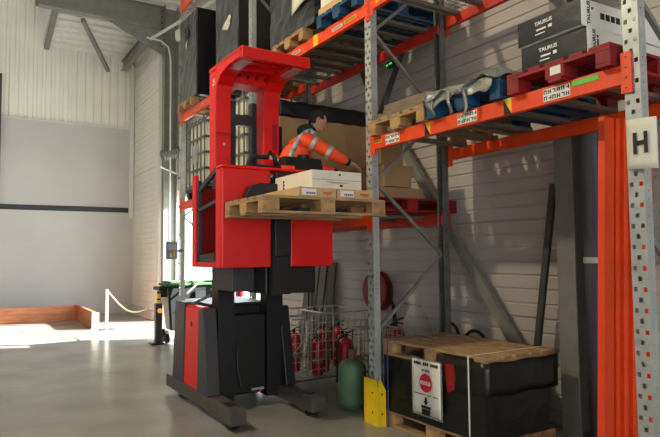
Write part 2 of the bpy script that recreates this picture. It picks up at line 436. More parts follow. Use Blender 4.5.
rbeam('dark orange rear beam of the high level above the plain pallets',2.03,4.58,4.03,4.15,False,'dorange')
# middle bay
rbeam('orange front beam of the low level behind the raised pallet',4.68,7.48,1.90,2.03)
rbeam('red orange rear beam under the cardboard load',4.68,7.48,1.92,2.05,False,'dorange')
b2=rbeam('orange front beam high above the driver carrying the blue pallet',4.68,7.48,4.0,4.13)
label_plate(b2,4.97,4.065,0.22,0.035,False,'ylabel'); label_plate(b2,5.22,4.06,0.20,0.035,False)
label_plate(b2,6.15,4.065,0.20,0.035,False)
for yc in (5.68,):
    MB().box(XF-0.018,XF-0.010,yc-0.05,yc+0.05,4.0,4.13).build('marker_triangle',M['ylabel'],b2)
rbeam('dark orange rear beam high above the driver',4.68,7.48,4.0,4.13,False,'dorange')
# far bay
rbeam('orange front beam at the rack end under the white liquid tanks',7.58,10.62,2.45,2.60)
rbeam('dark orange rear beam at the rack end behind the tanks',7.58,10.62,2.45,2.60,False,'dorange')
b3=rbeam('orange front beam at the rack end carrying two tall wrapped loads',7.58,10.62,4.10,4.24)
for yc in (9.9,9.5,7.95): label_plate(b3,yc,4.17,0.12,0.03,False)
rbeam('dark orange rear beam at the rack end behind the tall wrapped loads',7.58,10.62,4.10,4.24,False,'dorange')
rbeam('topmost orange beam at the rack end, just under the roof',7.58,10.62,6.22,6.36)

# pallet support bars
def bars(y0,y1,n,z,label,group,m='deck',mesh=False):
    first=None
    for i in range(n):
        y=y0+(i+0.5)*(y1-y0)/n
        if first is None:
            b=MB(); b.box(XF+0.042,XR-0.042,y-0.035,y+0.035,z-0.035,z-0.005); b.box(XF+0.03,XF+0.06,y-0.035,y+0.035,z-0.035,z); b.box(XR-0.06,XR-0.03,y-0.035,y+0.035,z-0.035,z)
            first=tag(b.build('pallet_support_bar',M[m]),label,'support bar',group); y00=y
        else:
            c=first.copy(); c.location.y += y-y00; COL.objects.link(c)
bars(2.1,4.55,6,2.745,'dusty metal support bar under the red, blue and plain pallets','support bars of the near lower level')
bars(2.1,4.55,8,4.14,'grey support bar of the high level above the plain pallets','support bars of the near high level')
bars(4.75,7.4,9,4.12,'grey support bar of the high level above the driver','support bars of the middle high level')
bars(4.75,7.4,5,2.03,'grey support bar under the cardboard load','support bars of the middle low level')
bars(7.7,10.1,6,2.60,'grey support bar under the white liquid tanks','support bars below the tanks')
bars(7.7,10.1,6,4.23,'grey support bar under the tall wrapped loads','support bars below the wrapped loads')
def wire_deck(y0,y1,z,label):
    b=MB(); y=y0
    while y<=y1: b.box(XF+0.05,XR-0.05,y-0.0025,y+0.0025,z,z+0.005); y+=0.07
    x=XF+0.1
    while x<XR-0.05: b.box(x-0.0025,x+0.0025,y0,y1,z+0.005,z+0.010); x+=0.1
    return tag(b.build('wire_deck',M['galvd']),label,'wire deck')
wire_deck(2.06,4.55,4.137,'wire mesh deck of the near bay high level')
wire_deck(4.72,7.44,4.118,'wire mesh deck of the high level above the driver')

# ------------------------------------------------------------ pallets
def pallet(label, loc, rot=0, mt='wood', mb='woodb', mx='woodx', group=None, L=1.2, W=0.8):
    """long side along local X, short side along local Y"""
    t=thing('pallet',label,'pallet',(0,0,0),group)
    b=MB()
    for i in range(5):
        wb=0.145 if i%2==0 else 0.1; yc=-W/2+0.0725+i*(W-0.145)/4
        b.box(-L/2,L/2,yc-wb/2,yc+wb/2,0.122,0.144)
    b.build('deck_boards',M[mt],t,bevel=0.003)
    for x in (-L/2+0.0725,0,L/2-0.0725): box(x-0.0725,x+0.0725,-W/2,W/2,0.100,0.122).build('stringer_board',M[mx],t,bevel=0.002)
    for x in (-L/2+0.0725,0,L/2-0.0725):
        for y in (-W/2+0.05,0,W/2-0.05):
            hx=0.0725; hy=0.05 if abs(y)>0.1 else 0.0725
            box(x-hx,x+hx,y-hy,y+hy,0.022,0.100).build('block',M[mb],t,bevel=0.003)
    for y in (-W/2+0.05,0,W/2-0.05):
        box(-L/2,L/2,y-0.05,y+0.05,0,0.022).build('bottom_board',M[mt],t,bevel=0.002)
    t.location=loc; t.rotation_euler=(0,0,rot)
    return t
Z1=2.752
pR=pallet('red painted pallet under two black and white boxes',(3.90,2.47,Z1),0,'redp','redp','redp',L=1.2,W=0.80)
box(3.297,3.300,2.42,2.50,Z1+0.045,Z1+0.10).build('white_sticker',M['paper'],pR)
pB=pallet('blue pallet covered in crumpled plastic film',(3.90,3.34,Z1),0,'bluep','bluep','bluep')
pW=pallet('bare wooden pallet under a stack of loose grey planks',(3.90,4.18,Z1),0,'wood','woodb','woodx')
ZU=4.14
# two large flat cartons on the red pallet
def flatcarton(z0,z1,label,dx,txt2):
    t=thing('carton',label,'box',(3.8,2.59,z0),'black and white cartons on the red pallet')
    x0=3.36+dx; 
    box(x0,x0+0.95,2.27,2.80,z0,z1).build('carton_body',M['paper'],t,bevel=0.008)
    s=MB().box(x0-0.004,x0,2.275,2.795,z0+0.004,z1-0.004).build('printed_side',M['print_'],t)
    text('lettering','TAURUS',0.036,(x0-0.006,2.57,z0+(z1-z0)*0.68),FX,M['inkw'],t,bold=0.001,sx=1.1)
    b=MB()
    zz=z0+(z1-z0)*0.45
    b.box(x0-0.006,x0-0.004,2.55,2.63,zz-0.008,zz+0.004); b.box(x0-0.006,x0-0.004,2.50,2.53,zz-0.012,zz+0.010)
    b.box(x0-0.006,x0-0.004,2.56,2.64,zz-0.035,zz-0.028)
    b.build('small_print',M['inkw'],t)
    e=MB().box(x0+0.01,x0+0.012,2.267,2.27,z0,z1)
    zc=(z0+z1)/2
    tt=text_mesh('TAURUS',0.042,bold=0.001); 
    o0=worg(t)
    R=FY@Matrix.Rotation(PI/2,3,'Z')
    for v in tt.vertices: v.co=R@v.co+Vector((x0+0.07,2.2685,zc))-o0
    tt.materials.clear(); tt.materials.append(M['ink'])
    oo=bpy.data.objects.new('lettering',tt); COL.objects.link(oo); oo.parent=t
    b=MB()
    if txt2:
        for k in range(4):
            x=x0+0.19+k*0.055
            box(x,x+0.042,2.2675,2.27,zc-0.02,zc+0.022).build('pictogram',M['ink'],t)
    else:
        b.box(x0+0.10,x0+0.115,2.2675,2.27,zc-0.03,zc+0.02)
    b.box(x0+0.10,x0+0.115,2.2675,2.27,zc+0.03,zc+0.045)
    b.build('pictograms',M['ink'],t)
    return t
flatcarton(Z1+0.146,Z1+0.331,'lower black and white printed carton lying on the red pallet',0.02,False)
flatcarton(Z1+0.333,Z1+0.515,'upper black and white printed carton lying on another carton',0.0,True).rotation_euler=(0,0,math.radians(-2))
# loose planks on the wooden pallet
gp='loose planks on the bare pallet'
for i,(x,y,z,a,w,lab) in enumerate([(3.42,4.16,0.146,1,0.16,'lowest grey plank in front on the bare pallet'),(3.62,4.20,0.146,-3,0.16,'lowest grey plank at the back on the bare pallet'),(3.44,4.13,0.193,-2,0.15,'grey plank in the middle of the loose stack'),(3.46,4.12,0.240,3,0.13,'topmost grey plank of the loose stack')]):
    o=MB().box(-0.32,0.32,-w/2,w/2,0,0.046).build('plank',M['oldwood'],org=(0,0,0),bevel=0.003)
    o.location=(x,y,Z1+z); o.rotation_euler=(0,0,math.radians(a+90)); tag(o,lab,'plank',gp)
# wide crumpled film on the blue pallet
def crumple(name, nx, ny, fn, m, parent=None, org=None, solid=0.004):
    b=MB(); vs=[fn(i/nx,j/ny) for i in range(nx+1) for j in range(ny+1)]
    fs=[(i*(ny+1)+j,(i+1)*(ny+1)+j,(i+1)*(ny+1)+j+1,i*(ny+1)+j+1) for i in range(nx) for j in range(ny)]
    b.add(vs,fs); return b.build(name,m,parent,org=org,smooth=True,solid=solid)
rs=random.Random(3)
def filmfn(u,v):
    x=3.26+1.0*u; y=2.96+0.80*v
    bulge=0.09*math.exp(-((v-0.16)/0.14)**2)+0.05*v
    z=Z1+0.150+0.03*abs(math.sin(7*v+3*u))+0.02*rs.random()+bulge
    if u<0.08: z-=0.03+0.05*abs(math.sin(9*v))
    return (x-0.0*v,y,z)
t=thing('plastic_film','crumpled clear plastic film lying over the blue pallet','plastic film',(3.8,3.34,Z1+0.14))
crumple('sheet',16,26,filmfn,M['filmt'],t)
def drape(u,v):
    y=2.98+0.74*u
    return (3.285-0.02*v-0.012*math.sin(13*u+2*v)+0.006*rs.random(), y, Z1+0.172+0.05*u-v*(0.07+0.05*u+0.03*math.sin(9*u)+0.02*math.sin(23*u)))
crumple('front_drape',30,5,drape,M['filmt'],t,solid=0.003)
for k,yy in enumerate((3.62,3.42,3.25)):
    def strand(u,v,yy=yy,k=k): return (3.25+0.012*math.sin(7*u+k),yy+0.03*(v-0.5)+0.02*math.sin(5*u+k),Z1+0.15-(0.15+0.03*k)*u)
    crumple('hanging_strand',8,2,strand,M['filmt'],t,solid=0.003)
tag(box(4.0,4.2,3.78,3.95,Z1+0.146,Z1+0.30).build('carton',M['white']),'small white box behind the planks beside the rear post','box')

# ------------------------------------------------------------ bay 2 high level
p=pallet('wooden pallet under the grey wrapped load above the driver',(3.90,6.28,ZU),0)
pb2=pallet('blue pallet with light cartons high above the driver',(3.90,5.16,ZU),0,'bluep','bluep','bluep')
def wrapped(name,label,x0,x1,y0,y1,z0,z1,m='wrap',seed=1,amp=0.012,front=None):
    """stretch wrapped block with slightly bulging, creased sides"""
    r=random.Random(seed); t=thing(name,label,'wrapped load',((x0+x1)/2,(y0+y1)/2,z0))
    b=MB(); nz=10; nh=8; ring=[]
    for k in range(4*nh):
        s,q=divmod(k,nh); q/=nh
        ring.append([(q,0),(1,q),(1-q,1),(0,1-q)][s])
    vs=[]
    for i in range(nz+1):
        h=i/nz
        for (a,c) in ring:
            e=amp*(r.random()-0.5)*2
            x=x0+(x1-x0)*a; y=y0+(y1-y0)*c
            if a in(0,1): x+= e
            if c in(0,1): y+= e
            tap=0.015*(h-0.5)
            vs.append((x,y,z0+(z1-z0)*h))
    n=len(ring); fs=[(i*n+k,i*n+(k+1)%n,(i+1)*n+(k+1)%n,(i+1)*n+k) for i in range(nz) for k in range(n)]
    fs+=[tuple(range(n-1,-1,-1)),tuple(nz*n+k for k in range(n))]
    b.add(vs,fs); b.build('wrapped_block',M[m],t)
    return t
lc=wrapped('wrapped_load','grey shiny stretch wrapped load above the driver with white paper on it',3.36,4.35,5.72,6.86,ZU+0.146,ZU+1.1,'wrap',4,0.02)
crumple('paper_sheet',6,6,lambda u,v:(3.325-0.006*math.sin(9*u+5*v),5.74+0.46*u,ZU+0.42+0.5*v+0.05*math.sin(4*u)),M['paperc'],lc,solid=0.003)
tag(box(3.36,4.3,4.80,5.62,ZU+0.146,ZU+0.26).build('carton',M['cardl'],bevel=0.004),'flat light cardboard carton on the high blue pallet','box')
tag(box(3.38,4.3,4.90,5.60,ZU+0.262,ZU+0.6).build('carton',M['white'],bevel=0.004),'pale carton on top of the flat cardboard carton up high','box')
# ------------------------------------------------------------ far bay high level
ZT=4.245
pallet('wooden pallet under the tall wrapped load at the rack end',(3.88,10.20,ZT),0)
pallet('wooden pallet under the tall wrapped load with the torn white patch',(3.90,8.46,ZT),0)
la=wrapped('wrapped_load','tall dark wrapped load at the rack end with a torn hole',3.32,4.30,9.68,10.58,ZT+0.146,5.93,'wrap',7,0.01)
box(3.325,4.28,9.64,9.675,ZT+0.15,5.92).build('black_side',M['wrapb'],la)
crumple('torn_patch',6,6,lambda u,v:(3.305,10.10+0.14*u+0.03*math.sin(9*v),5.45+0.28*v+0.05*math.sin(7*u)),M['wrapb'],la,solid=0.003)
crumple('white_scuff',4,6,lambda u,v:(3.303,10.14+0.06*u+0.03*math.sin(5*v),5.36+0.12*v+0.02*math.sin(7*u)),M['paperc'],la,solid=0.003)
crumple('white_scuff',4,6,lambda u,v:(3.303,10.16+0.16*u,5.06+0.05*v+0.02*math.sin(7*u)),M['inkg'],la,solid=0.003)
lb=wrapped('wrapped_load','tall dark wrapped load with a torn white patch behind the truck roof',3.40,4.30,8.04,8.95,ZT+0.146,6.35,'wrap',9,0.01)
box(3.40,4.28,8.00,8.035,ZT+0.15,6.33).build('black_side',M['wrapb'],lb)
def blob(u,v):
    a=2*PI*u; rr_=v*(0.16+0.04*math.sin(3*a+1)+0.02*math.sin(7*a))
    return (3.384,8.45+rr_*math.cos(a),5.22+0.55*rr_*math.sin(a)+0.3*rr_*math.cos(a)*-0.6)
crumple('torn_white_patch',20,3,blob,M['paperc'],lb,solid=0.003)

# ------------------------------------------------------------ bay 2 low level: cardboard on red pallets
ZL=2.052
pallet('dark red pallet sticking out under the cardboard stack',(3.98,4.90+0.28,ZL),0,'redp','redp','redp',L=1.25,W=0.85)
pallet('dark red pallet under the large black topped carton',(3.88,6.72,ZL),0,'redp','redp','redp',L=1.2,W=0.8)
g='brown cartons stacked on the dark red pallet'
def cb(x0,x1,y0,y1,z0,z1,lab): return tag(box(x0,x1,y0,y1,ZL+z0,ZL+z1).build('carton',M['card'],bevel=0.006),lab,'box',g)
cb(3.66,4.20,4.84,5.55,0.146,0.26,'lowest flat brown carton of the stack on the dark red pallet')
cb(3.66,4.02,4.82,5.55,0.262,0.38,'second brown carton from the bottom of the stack on the dark red pallet')
cb(3.68,4.10,4.86,5.55,0.382,0.50,'wider brown carton in the middle of the stack on the dark red pallet')
cb(3.66,3.96,4.88,5.52,0.502,0.86,'topmost brown carton of the stack behind the perforated post')
t=thing('large_carton','large brown cardboard container with a black film covered top behind the driver','box',(3.88,6.72,ZL+0.146))
box(3.20,4.48,6.30,7.10,ZL+0.146,3.31).build('cardboard_body',M['card'],t,bevel=0.006)
crumple('black_film',30,4,lambda u,v:(3.19+1.30*u,6.293+0.006*math.sin(23*u+5*v),3.30+0.20*v+0.004*math.sin(31*u)),M['wrapb'],t,solid=0.004)
box(3.20,4.48,6.30,7.10,3.312,3.49).build('black_lid',M['wrapb'],t,bevel=0.01)

# ------------------------------------------------------------ liquid tanks
def ibc(label, loc, proto=None):
    if proto: return dup(proto,loc,label)
    t=thing('liquid_tank',label,'liquid tank',(0,0,0))
    W,D,H=0.5,0.48,1.02
    pts=[]
    b=MB(); b.box(-W+.025,W-.025,-D+.025,D-.025,0.16,H+0.1)
    b.build('plastic_bottle',M['ibc'],t,bevel=0.09)
    MB().lathe((0,0,H+0.1),[(0.1,0),(0.1,0.04),(0.08,0.05)],16).build('cap',M['redin'],t)
    b=MB()
    for k in range(5):
        z=0.18+k*0.215
        b.tube([(-W,-D,z),(W,-D,z),(W,D,z),(-W,D,z)],0.016,6,close=True)
    for k in range(6):
        x=-W+k*2*W/5
        for y in(-D,D): b.tube([(x,y,0.1),(x,y,1.04),(x,y*0.88,1.12)],0.014,6)
        y=-D+k*2*D/5
        for x2 in(-W,W): b.tube([(x2,y,0.1),(x2,y,1.04),(x2*0.88,y,1.12)],0.014,6)
    b.build('wire_cage',M['galvd'],t)
    b=MB().box(-W,W,-D,D,0.11,0.15)
    for x in(-W+.07,0,W-.07):
        for y in(-D+.07,0,D-.07): b.box(x-.06,x+.06,y-.06,y+.06,0.02,0.11)
    for x in(-W+.07,0,W-.07): b.box(x-.06,x+.06,-D,D,0,0.02)
    b.build('base_pallet',M['black'],t)
    box(-W-0.01,-W-0.004,-0.15,0.15,0.5,0.75).build('label_plate',M['galv'],t)
    t.location=loc; t.scale=(1,1,1.26)
    return t
ib=ibc('white liquid tank in a wire cage at the rack end',(3.90,9.95,2.602))
ibc('white liquid tank in a wire cage seen through the truck guard',(3.90,8.30,2.602),ib)

# ------------------------------------------------------------ crate on the floor
pC=pallet('wooden pallet on the floor under the black crate',(3.84,3.92,0),PI/2,L=1.30)
t=thing('crate','black film covered crate with a warning sheet on its front','crate',(3.82,3.92,0.146))
b=MB()
def cr(u,v): return None
x0,x1,y0,y1=3.425,4.18,3.275,4.56
r=random.Random(5); vs=[];nz=7;nh=8;ring=[]
for k in range(4*nh):
    s,q=divmod(k,nh); q/=nh; ring.append([(q,0),(1,q),(1-q,1),(0,1-q)][s])
for i in range(nz+1):
    for (a,c) in ring:
        e=(r.random()-0.5)*0.012; x=x0+(x1-x0)*a; y=y0+(y1-y0)*c
        if a in(0,1): x+=e
        if c in(0,1): y+=e
        vs.append((x,y,0.148+(0.655-0.148)*i/nz))
n=len(ring); b.add(vs,[(i*n+k,i*n+(k+1)%n,(i+1)*n+(k+1)%n,(i+1)*n+k) for i in range(nz) for k in range(n)]+[tuple(range(n-1,-1,-1)),tuple(nz*n+k for k in range(n))])
b.build('crate_body',M['blackbox'],t)
crumple('film_skirt',10,4,lambda u,v:(3.412,3.250+0.55*u,0.50+0.262*v+0.006*math.sin(14*u)),M['blackbox'],t,solid=0.004)
crumple('film_skirt',12,4,lambda u,v:(3.415+0.84*u,3.248+0.004*math.sin(11*u),0.50+0.262*v+0.006*math.sin(14*u)),M['blackbox'],t,solid=0.004)
MB().prism([(3.70,0.70),(3.60,0.705),(3.58,0.60),(3.60,0.50),(3.67,0.47)],'x',3.405,3.416).build('red_tape',M['redin'],t)
pL=pallet('wooden pallet lying on top of the black crate',(3.84,3.92,0.657),PI/2,L=1.32)
# sign sheet
t=thing('warning_sheet','white laminated no entry sheet fixed to the black crate','sign',(3.40,3.915,0.26))
def sheetfn(u,v): return (3.398+0.010*math.cos(PI*(u-0.5))-0.010,3.735+0.36*u,0.235+0.46*v)
crumple('sheet',10,6,sheetfn,M['paper'],t,solid=0.003)
fr=MB()
for (p,q) in (((3.392,3.728,0.225),(3.392,4.102,0.225)),((3.392,4.102,0.225),(3.392,4.102,0.70)),((3.392,4.102,0.70),(3.392,3.728,0.70)),((3.392,3.728,0.70),(3.392,3.728,0.225))): fr.bar(p,q,0.004,0.018)
fr.build('clear_pocket_edge',M['film'],t)
xs=3.380
b=MB().lathe((xs,3.915,0.505),[(0.078,0),(0.078,0.004)],28,'x'); b.build('red_disc',M['inkr'],t)
box(xs-0.002,xs,3.915-0.063,3.915+0.063,0.490,0.520).build('white_bar',M['inkw'],t)
text('lettering','STOP',0.026,(xs-0.003,3.915,0.505),FX,M['inkg'],t,sx=1.5)
def dashes(y0,y1,z,h,n,name='lettering',m='ink',gap=0.35):
    b=MB(); w=(y1-y0)/n
    for i in range(n):
        if i in (4,8): continue
        b.box(xs,xs+0.002,y0+i*w,y0+(i+1-gap)*w,z-h/2,z+h/2)
    return b.build(name,M[m],t)
dashes(3.76,4.07,0.665,0.026,13)
dashes(3.865,3.965,0.610,0.016,7)
dashes(3.765,4.065,0.405,0.008,18)
MB().prism([(3.945,0.350),(3.885,0.350),(3.915,0.318)],'x',xs,xs+0.002).box(xs,xs+0.002,3.903,3.927,0.345,0.385).build('arrow',M['ink'],t)
MB().box(xs,xs+0.002,3.855,3.975,0.290,0.312).box(xs,xs+0.002,3.862,3.968,0.238,0.285).build('bin_symbol',M['ink'],t)
def strap(y,label,m):
    b=MB(); w=0.007; x=3.395; 
    b.box(x-0.004,x-0.001,y-w,y+w,0.0,0.806); b.box(x-0.004,4.265,y-w,y+w,0.803,0.806)
    b.box(4.262,4.265,y-w,y+w,0.0,0.803)
    tag(b.build('strap',M[m]),label,'strap')
strap(4.46,'blue strap around the left end of the crate','stripeb')
strap(3.415,'white strap around the right end of the crate','straw')
# cables behind the crate
tag(MB().tube([(4.5,4.80+0.14*math.cos(a/10*PI),0.72+0.14*math.sin(a/10*PI)) for a in range(20)],0.018,8,close=True).build('cable_coil',M['rubber'],smooth=True),'black cable coil hanging behind the crate near the rear post','cable')
tag(MB().tube([(4.5,4.42+0.15*math.cos(a/10*PI),0.68+0.13*math.sin(a/10*PI)) for a in range(20)],0.018,8,close=True).build('cable_coil',M['rubber'],smooth=True),'black cable coil just above the top pallet, towards the wall brace','cable')

# upright protector
t=thing('post_guard','yellow steel guard at the foot of the perforated post','post guard',(3.33,4.62,0))
MB().prism([(4.50,0),(4.50,0.33),(4.55,0.43),(4.74,0.43),(4.74,0)],'x',3.315,3.323).prism([(3.315,0),(3.315,0.43),(3.34,0.43),(3.395,0.33),(3.395,0)],'y',4.497,4.505).box(3.315,3.395,4.735,4.743,0,0.40).build('guard_plate',M['yellow'],t)
b=MB()
for z in (0.12,0.3): b.lathe((3.312,4.60,z),[(0.010,0),(0.010,0.004)],8,'x'); b.lathe((3.35,4.494,z),[(0.010,0),(0.010,0.003)],8,'y')
b.build('bolts',M['ink'],t)

# gas cylinder
t=thing('gas_cylinder','green gas cylinder standing left of the yellow guard','gas cylinder',(3.52,5.25,0))
MB().lathe((3.52,5.25,0),[(0.12,0.0),(0.13,0.035),(0.145,0.045),(0.150,0.08),(0.150,0.40),(0.142,0.44),(0.115,0.475),(0.06,0.50),(0.03,0.505)],32).build('shell',M['gas'],t,smooth=True)
MB().lathe((3.52,5.25,0.0),[(0.152,0.055),(0.154,0.06),(0.152,0.065)],32).build('foot_ring',M['gas'],t)
MB().lathe((3.52,5.25,0.50),[(0.035,0),(0.04,0.02),(0.045,0.10),(0.03,0.11)],14).build('cap',M['brown'],t,smooth=True)

# ------------------------------------------------------------ wire cage with extinguishers
def mesh_panel(b, o, du, dv, U, V, nu, nv, r=0.004, fr=0.010):
    o=Vector(o);du=Vector(du);dv=Vector(dv)
    for i in range(1,nu): b.bar(o+du*(U*i/nu),o+du*(U*i/nu)+dv*V,r*1.6,r*1.6)
    for j in range(1,nv): b.bar(o+dv*(V*j/nv),o+dv*(V*j/nv)+du*U,r*1.6,r*1.6)
    for (p,q) in ((o,o+du*U),(o+du*U,o+du*U+dv*V),(o+du*U+dv*V,o+dv*V),(o+dv*V,o)): b.tube([p,q],fr,6)
t=thing('wire_cage','zinc wire mesh cage holding red fire extinguishers','wire cage',(3.9,6.5,0))
XA,XB,YA,YB2=3.20,4.34,6.10,6.78
def wp(name,*a):
    b=MB(); mesh_panel(b,*a); return b.build(name,M['wire'],t)
wp('front_panel',(XA,YA,0.14),(1,0,0),(0,0,1),XB-XA,0.76,11,7)
wp('rear_panel',(XA,YB2,0.14),(1,0,0),(0,0,1),XB-XA,0.78,11,7)
wp('side_panel',(XA,YA,0.14),(0,1,0),(0,0,1),YB2-YA,0.76,8,7)
wp('side_panel',(XB,YA,0.14),(0,1,0),(0,0,1),YB2-YA,0.76,8,7)
wp('middle_panel',(3.72,YA,0.14),(0,1,0),(0,0,1),YB2-YA,0.76,8,7)
wp('base_panel',(XA,YA,0.14),(1,0,0),(0,1,0),XB-XA,YB2-YA,11,8)
MB().tube([(XA+0.05,YA-0.012,0.45),(XA+0.30,YA-0.012,0.70),(XA+0.27,YA-0.012,0.85),(XA+0.05,YA-0.012,0.86)],0.008,6).build('door_rod',M['wire'],t)
for (x,y) in ((XA,YA),(XB,YA),(XA,YB2),(XB,YB2)):
    MB().tube([(x,y,0),(x,y,0.14)],0.016,8).build('foot',M['wire'],t)
tc=thing('wire_basket','low white wire basket behind the perforated post','wire basket',(4.0,5.6,0))
b=MB(); mesh_panel(b,(3.86,5.35,0.42),(1,0,0),(0,0,1),0.42,0.34,6,4); mesh_panel(b,(3.86,5.75,0.42),(1,0,0),(0,0,1),0.42,0.34,6,4)
mesh_panel(b,(3.86,5.35,0.42),(0,1,0),(0,0,1),0.40,0.34,5,4); mesh_panel(b,(4.28,5.35,0.42),(0,1,0),(0,0,1),0.40,0.34,5,4); mesh_panel(b,(3.86,5.35,0.42),(1,0,0),(0,1,0),0.42,0.40,6,5)
b.build('basket',M['wire'],tc)
for (x,y) in ((3.86,5.35),(4.28,5.35),(3.86,5.75),(4.28,5.75)): MB().tube([(x,y,0),(x,y,0.42)],0.01,6).build('leg',M['wire'],tc)

def extinguisher(label, loc, s=1.0, proto=None, group='fire extinguishers around the wire cage'):
    if proto:
        c=dup(proto,loc,label,group); c.scale=(s,s,s); return c
    t=thing('fire_extinguisher',label,'fire extinguisher',(0,0,0),group)
    MB().lathe((0,0,0),[(0.075,0),(0.08,0.02),(0.08,0.40),(0.072,0.44),(0.045,0.475),(0.025,0.485)],20).build('cylinder',M['ext'],t,smooth=True)
    MB().lathe((0,0,0.485),[(0.02,0),(0.02,0.04)],10).bar((0,0,0.53),(0.09,0,0.55),0.015,0.012).bar((0,0,0.52),(0.08,0,0.50),0.015,0.01).build('valve_handle',M['black'],t)
    MB().tube([(-0.02,0,0.51),(-0.08,0,0.48),(-0.10,0,0.38),(-0.098,0,0.15),(-0.095,0,0.08)],[0.009,0.009,0.009,0.011,0.018],8).build('hose',M['rubber'],t,smooth=True)
    MB().lathe((0,0,0.17),[(0.0815,0),(0.0815,0.07)],20).build('label_band',M['inkg'],t)
    t.location=loc
    return t
e0=extinguisher('red fire extinguisher in the left corner of the wire cage',(3.56,6.62,0.15))
extinguisher('low red fire extinguisher at the front of the wire cage left of the middle',(3.68,6.24,0.15),0.9,e0)
extinguisher('taller red fire extinguisher in the middle of the wire cage',(3.86,6.42,0.15),1.08,e0)
extinguisher('red fire extinguisher in the right half of the wire cage',(4.08,6.30,0.15),0.95,e0)
extinguisher('red fire extinguisher at the back right of the wire cage',(4.22,6.62,0.15),1.05,e0)
extinguisher('red fire extinguisher standing behind the green gas cylinder',(3.92,5.98,0.0),1.25,e0)
extinguisher('red fire extinguisher standing behind the yellow guard, beside the crate',(3.98,5.15,0.0),1.0,e0)
extinguisher('red fire extinguisher between the white wire basket and the siding',(4.5,5.75,0.0),1.5,e0)
extinguisher('red fire extinguisher seen through the gap under the truck cab',(4.55,10.65,0.55),1.1,e0)
tag(MB().box(4.35,4.75,10.4,10.9,0,0.55).build('plinth',M['bing2'],bevel=0.01),'pale plinth carrying a red fire extinguisher beyond the truck','plinth')
# hose reel
t=thing('hose_reel','round dark red hose reel on the white siding behind the perforated post','hose reel',(4.7,6.36,0.86))
MB().lathe((4.62,6.36,1.12),[(0.25,0),(0.26,0.01),(0.26,0.03),(0.2,0.035),(0.2,0.10),(0.26,0.105),(0.26,0.13)],32,'x').build('drum',M['hose'],t)
MB().lathe((4.61,6.36,1.12),[(0.06,0),(0.06,0.16)],14,'x').build('hub',M['black'],t)
MB().tube([(4.66,6.12,1.15),(4.66,5.98,0.95),(4.66,5.9,0.6),(4.66,5.88,0.3)],0.014).tube([(4.68,6.13,1.25),(4.68,6.02,0.9),(4.68,6.0,0.3)],0.012).build('hose',M['rubber'],t,smooth=True)
# boards leaning on the siding
gl='dark boards leaning on the siding behind the wire cage'
for i,(y,h,lean,w,lab) in enumerate([(8.25,1.5,0.25,0.16,'leftmost dark board leaning on the siding behind the cage'),(8.02,1.62,0.2,0.14,'second dark board from the left leaning behind the cage'),(7.82,1.55,0.22,0.18,'third dark board from the left leaning behind the cage'),(7.60,1.48,0.16,0.20,'rightmost dark board leaning on the siding behind the cage')]):
    o=MB().add([(WX-0.02-lean,y-w/2,0),(WX-0.02-lean,y+w/2,0),(WX-0.02,y+w/2,h),(WX-0.02,y-w/2,h),(WX-0.05-lean,y-w/2,0),(WX-0.05-lean,y+w/2,0),(WX-0.05,y+w/2,h),(WX-0.05,y-w/2,h)],[(0,1,2,3),(4,7,6,5),(0,4,5,1),(1,5,6,2),(2,6,7,3),(3,7,4,0)]).build('leaning_board',M['leg'])
    tag(o,lab,'board',gl)
# plastic bag of stuff behind the frame
t=thing('plastic_bag','grey translucent plastic sack leaning on the siding behind the crate','plastic bag',(4.6,5.45,0))
b=MB(); prof=[(0.15,0),(0.2,0.1),(0.22,0.35),(0.19,0.6),(0.15,0.8),(0.08,0.95),(0.05,1.0)]
b.lathe((0,0,0),prof,16); r=random.Random(8)
b.v=[(4.58+v[0]*0.75*(0.9+0.2*r.random()),5.45+v[1]*1.5*(0.9+0.2*r.random()),v[2]) for v in b.v]
b.build('sack',M['filmt'] if False else M['film'],t,smooth=True)

# ------------------------------------------------------------ stored orange beams
g='orange beams stored upright behind the near post'
for i in range(9):
    x=3.69 if i==0 else 3.78+0.052*(i-1)
    wx,wy=(0.055,0.025) if i==0 else (0.022,0.055)
    y=2.40+(0.0,0.02,-0.005,0.03,0.0,0.015,-0.01,0.02,0.0)[i]
    b=MB(); b.prism([(-wx,-wy),(wx,-wy),(wx,wy*0.5),(wx*0.5,wy*0.5),(wx*0.5,wy),(-wx,wy)],'z',0.0,2.545)
    o=b.build('stored_beam',M['orange'],org=(0,0,0),bevel=0.004)
    o.location=(x-0.10,y,0.004); o.rotation_euler=(0,math.radians(3.6),0)
    tag(o,'wide orange beam standing at the left end of the upright bundle' if i==0 else 'orange beam standing upright in the tight bundle behind the near post','rack beam',g)
# H sign
t=thing('letter_sign','white curled sheet with a black H on the near rack post','sign',(3.35,1.93,2.10))
def hs(u,v):
    y=2.02-0.185*u; return (3.352-0.012*math.sin(PI*u)+0.0*v, y-0.01*(1-v)*(-1 if u<0.5 else 1)*0, 2.105+0.30*v-0.012*u)
crumple('sheet',8,6,hs,M['paperc'],t,solid=0.002)
text('letter','H',0.17,(3.333,1.925,2.245),FX,M['ink'],t,bold=0.006,sx=0.8)

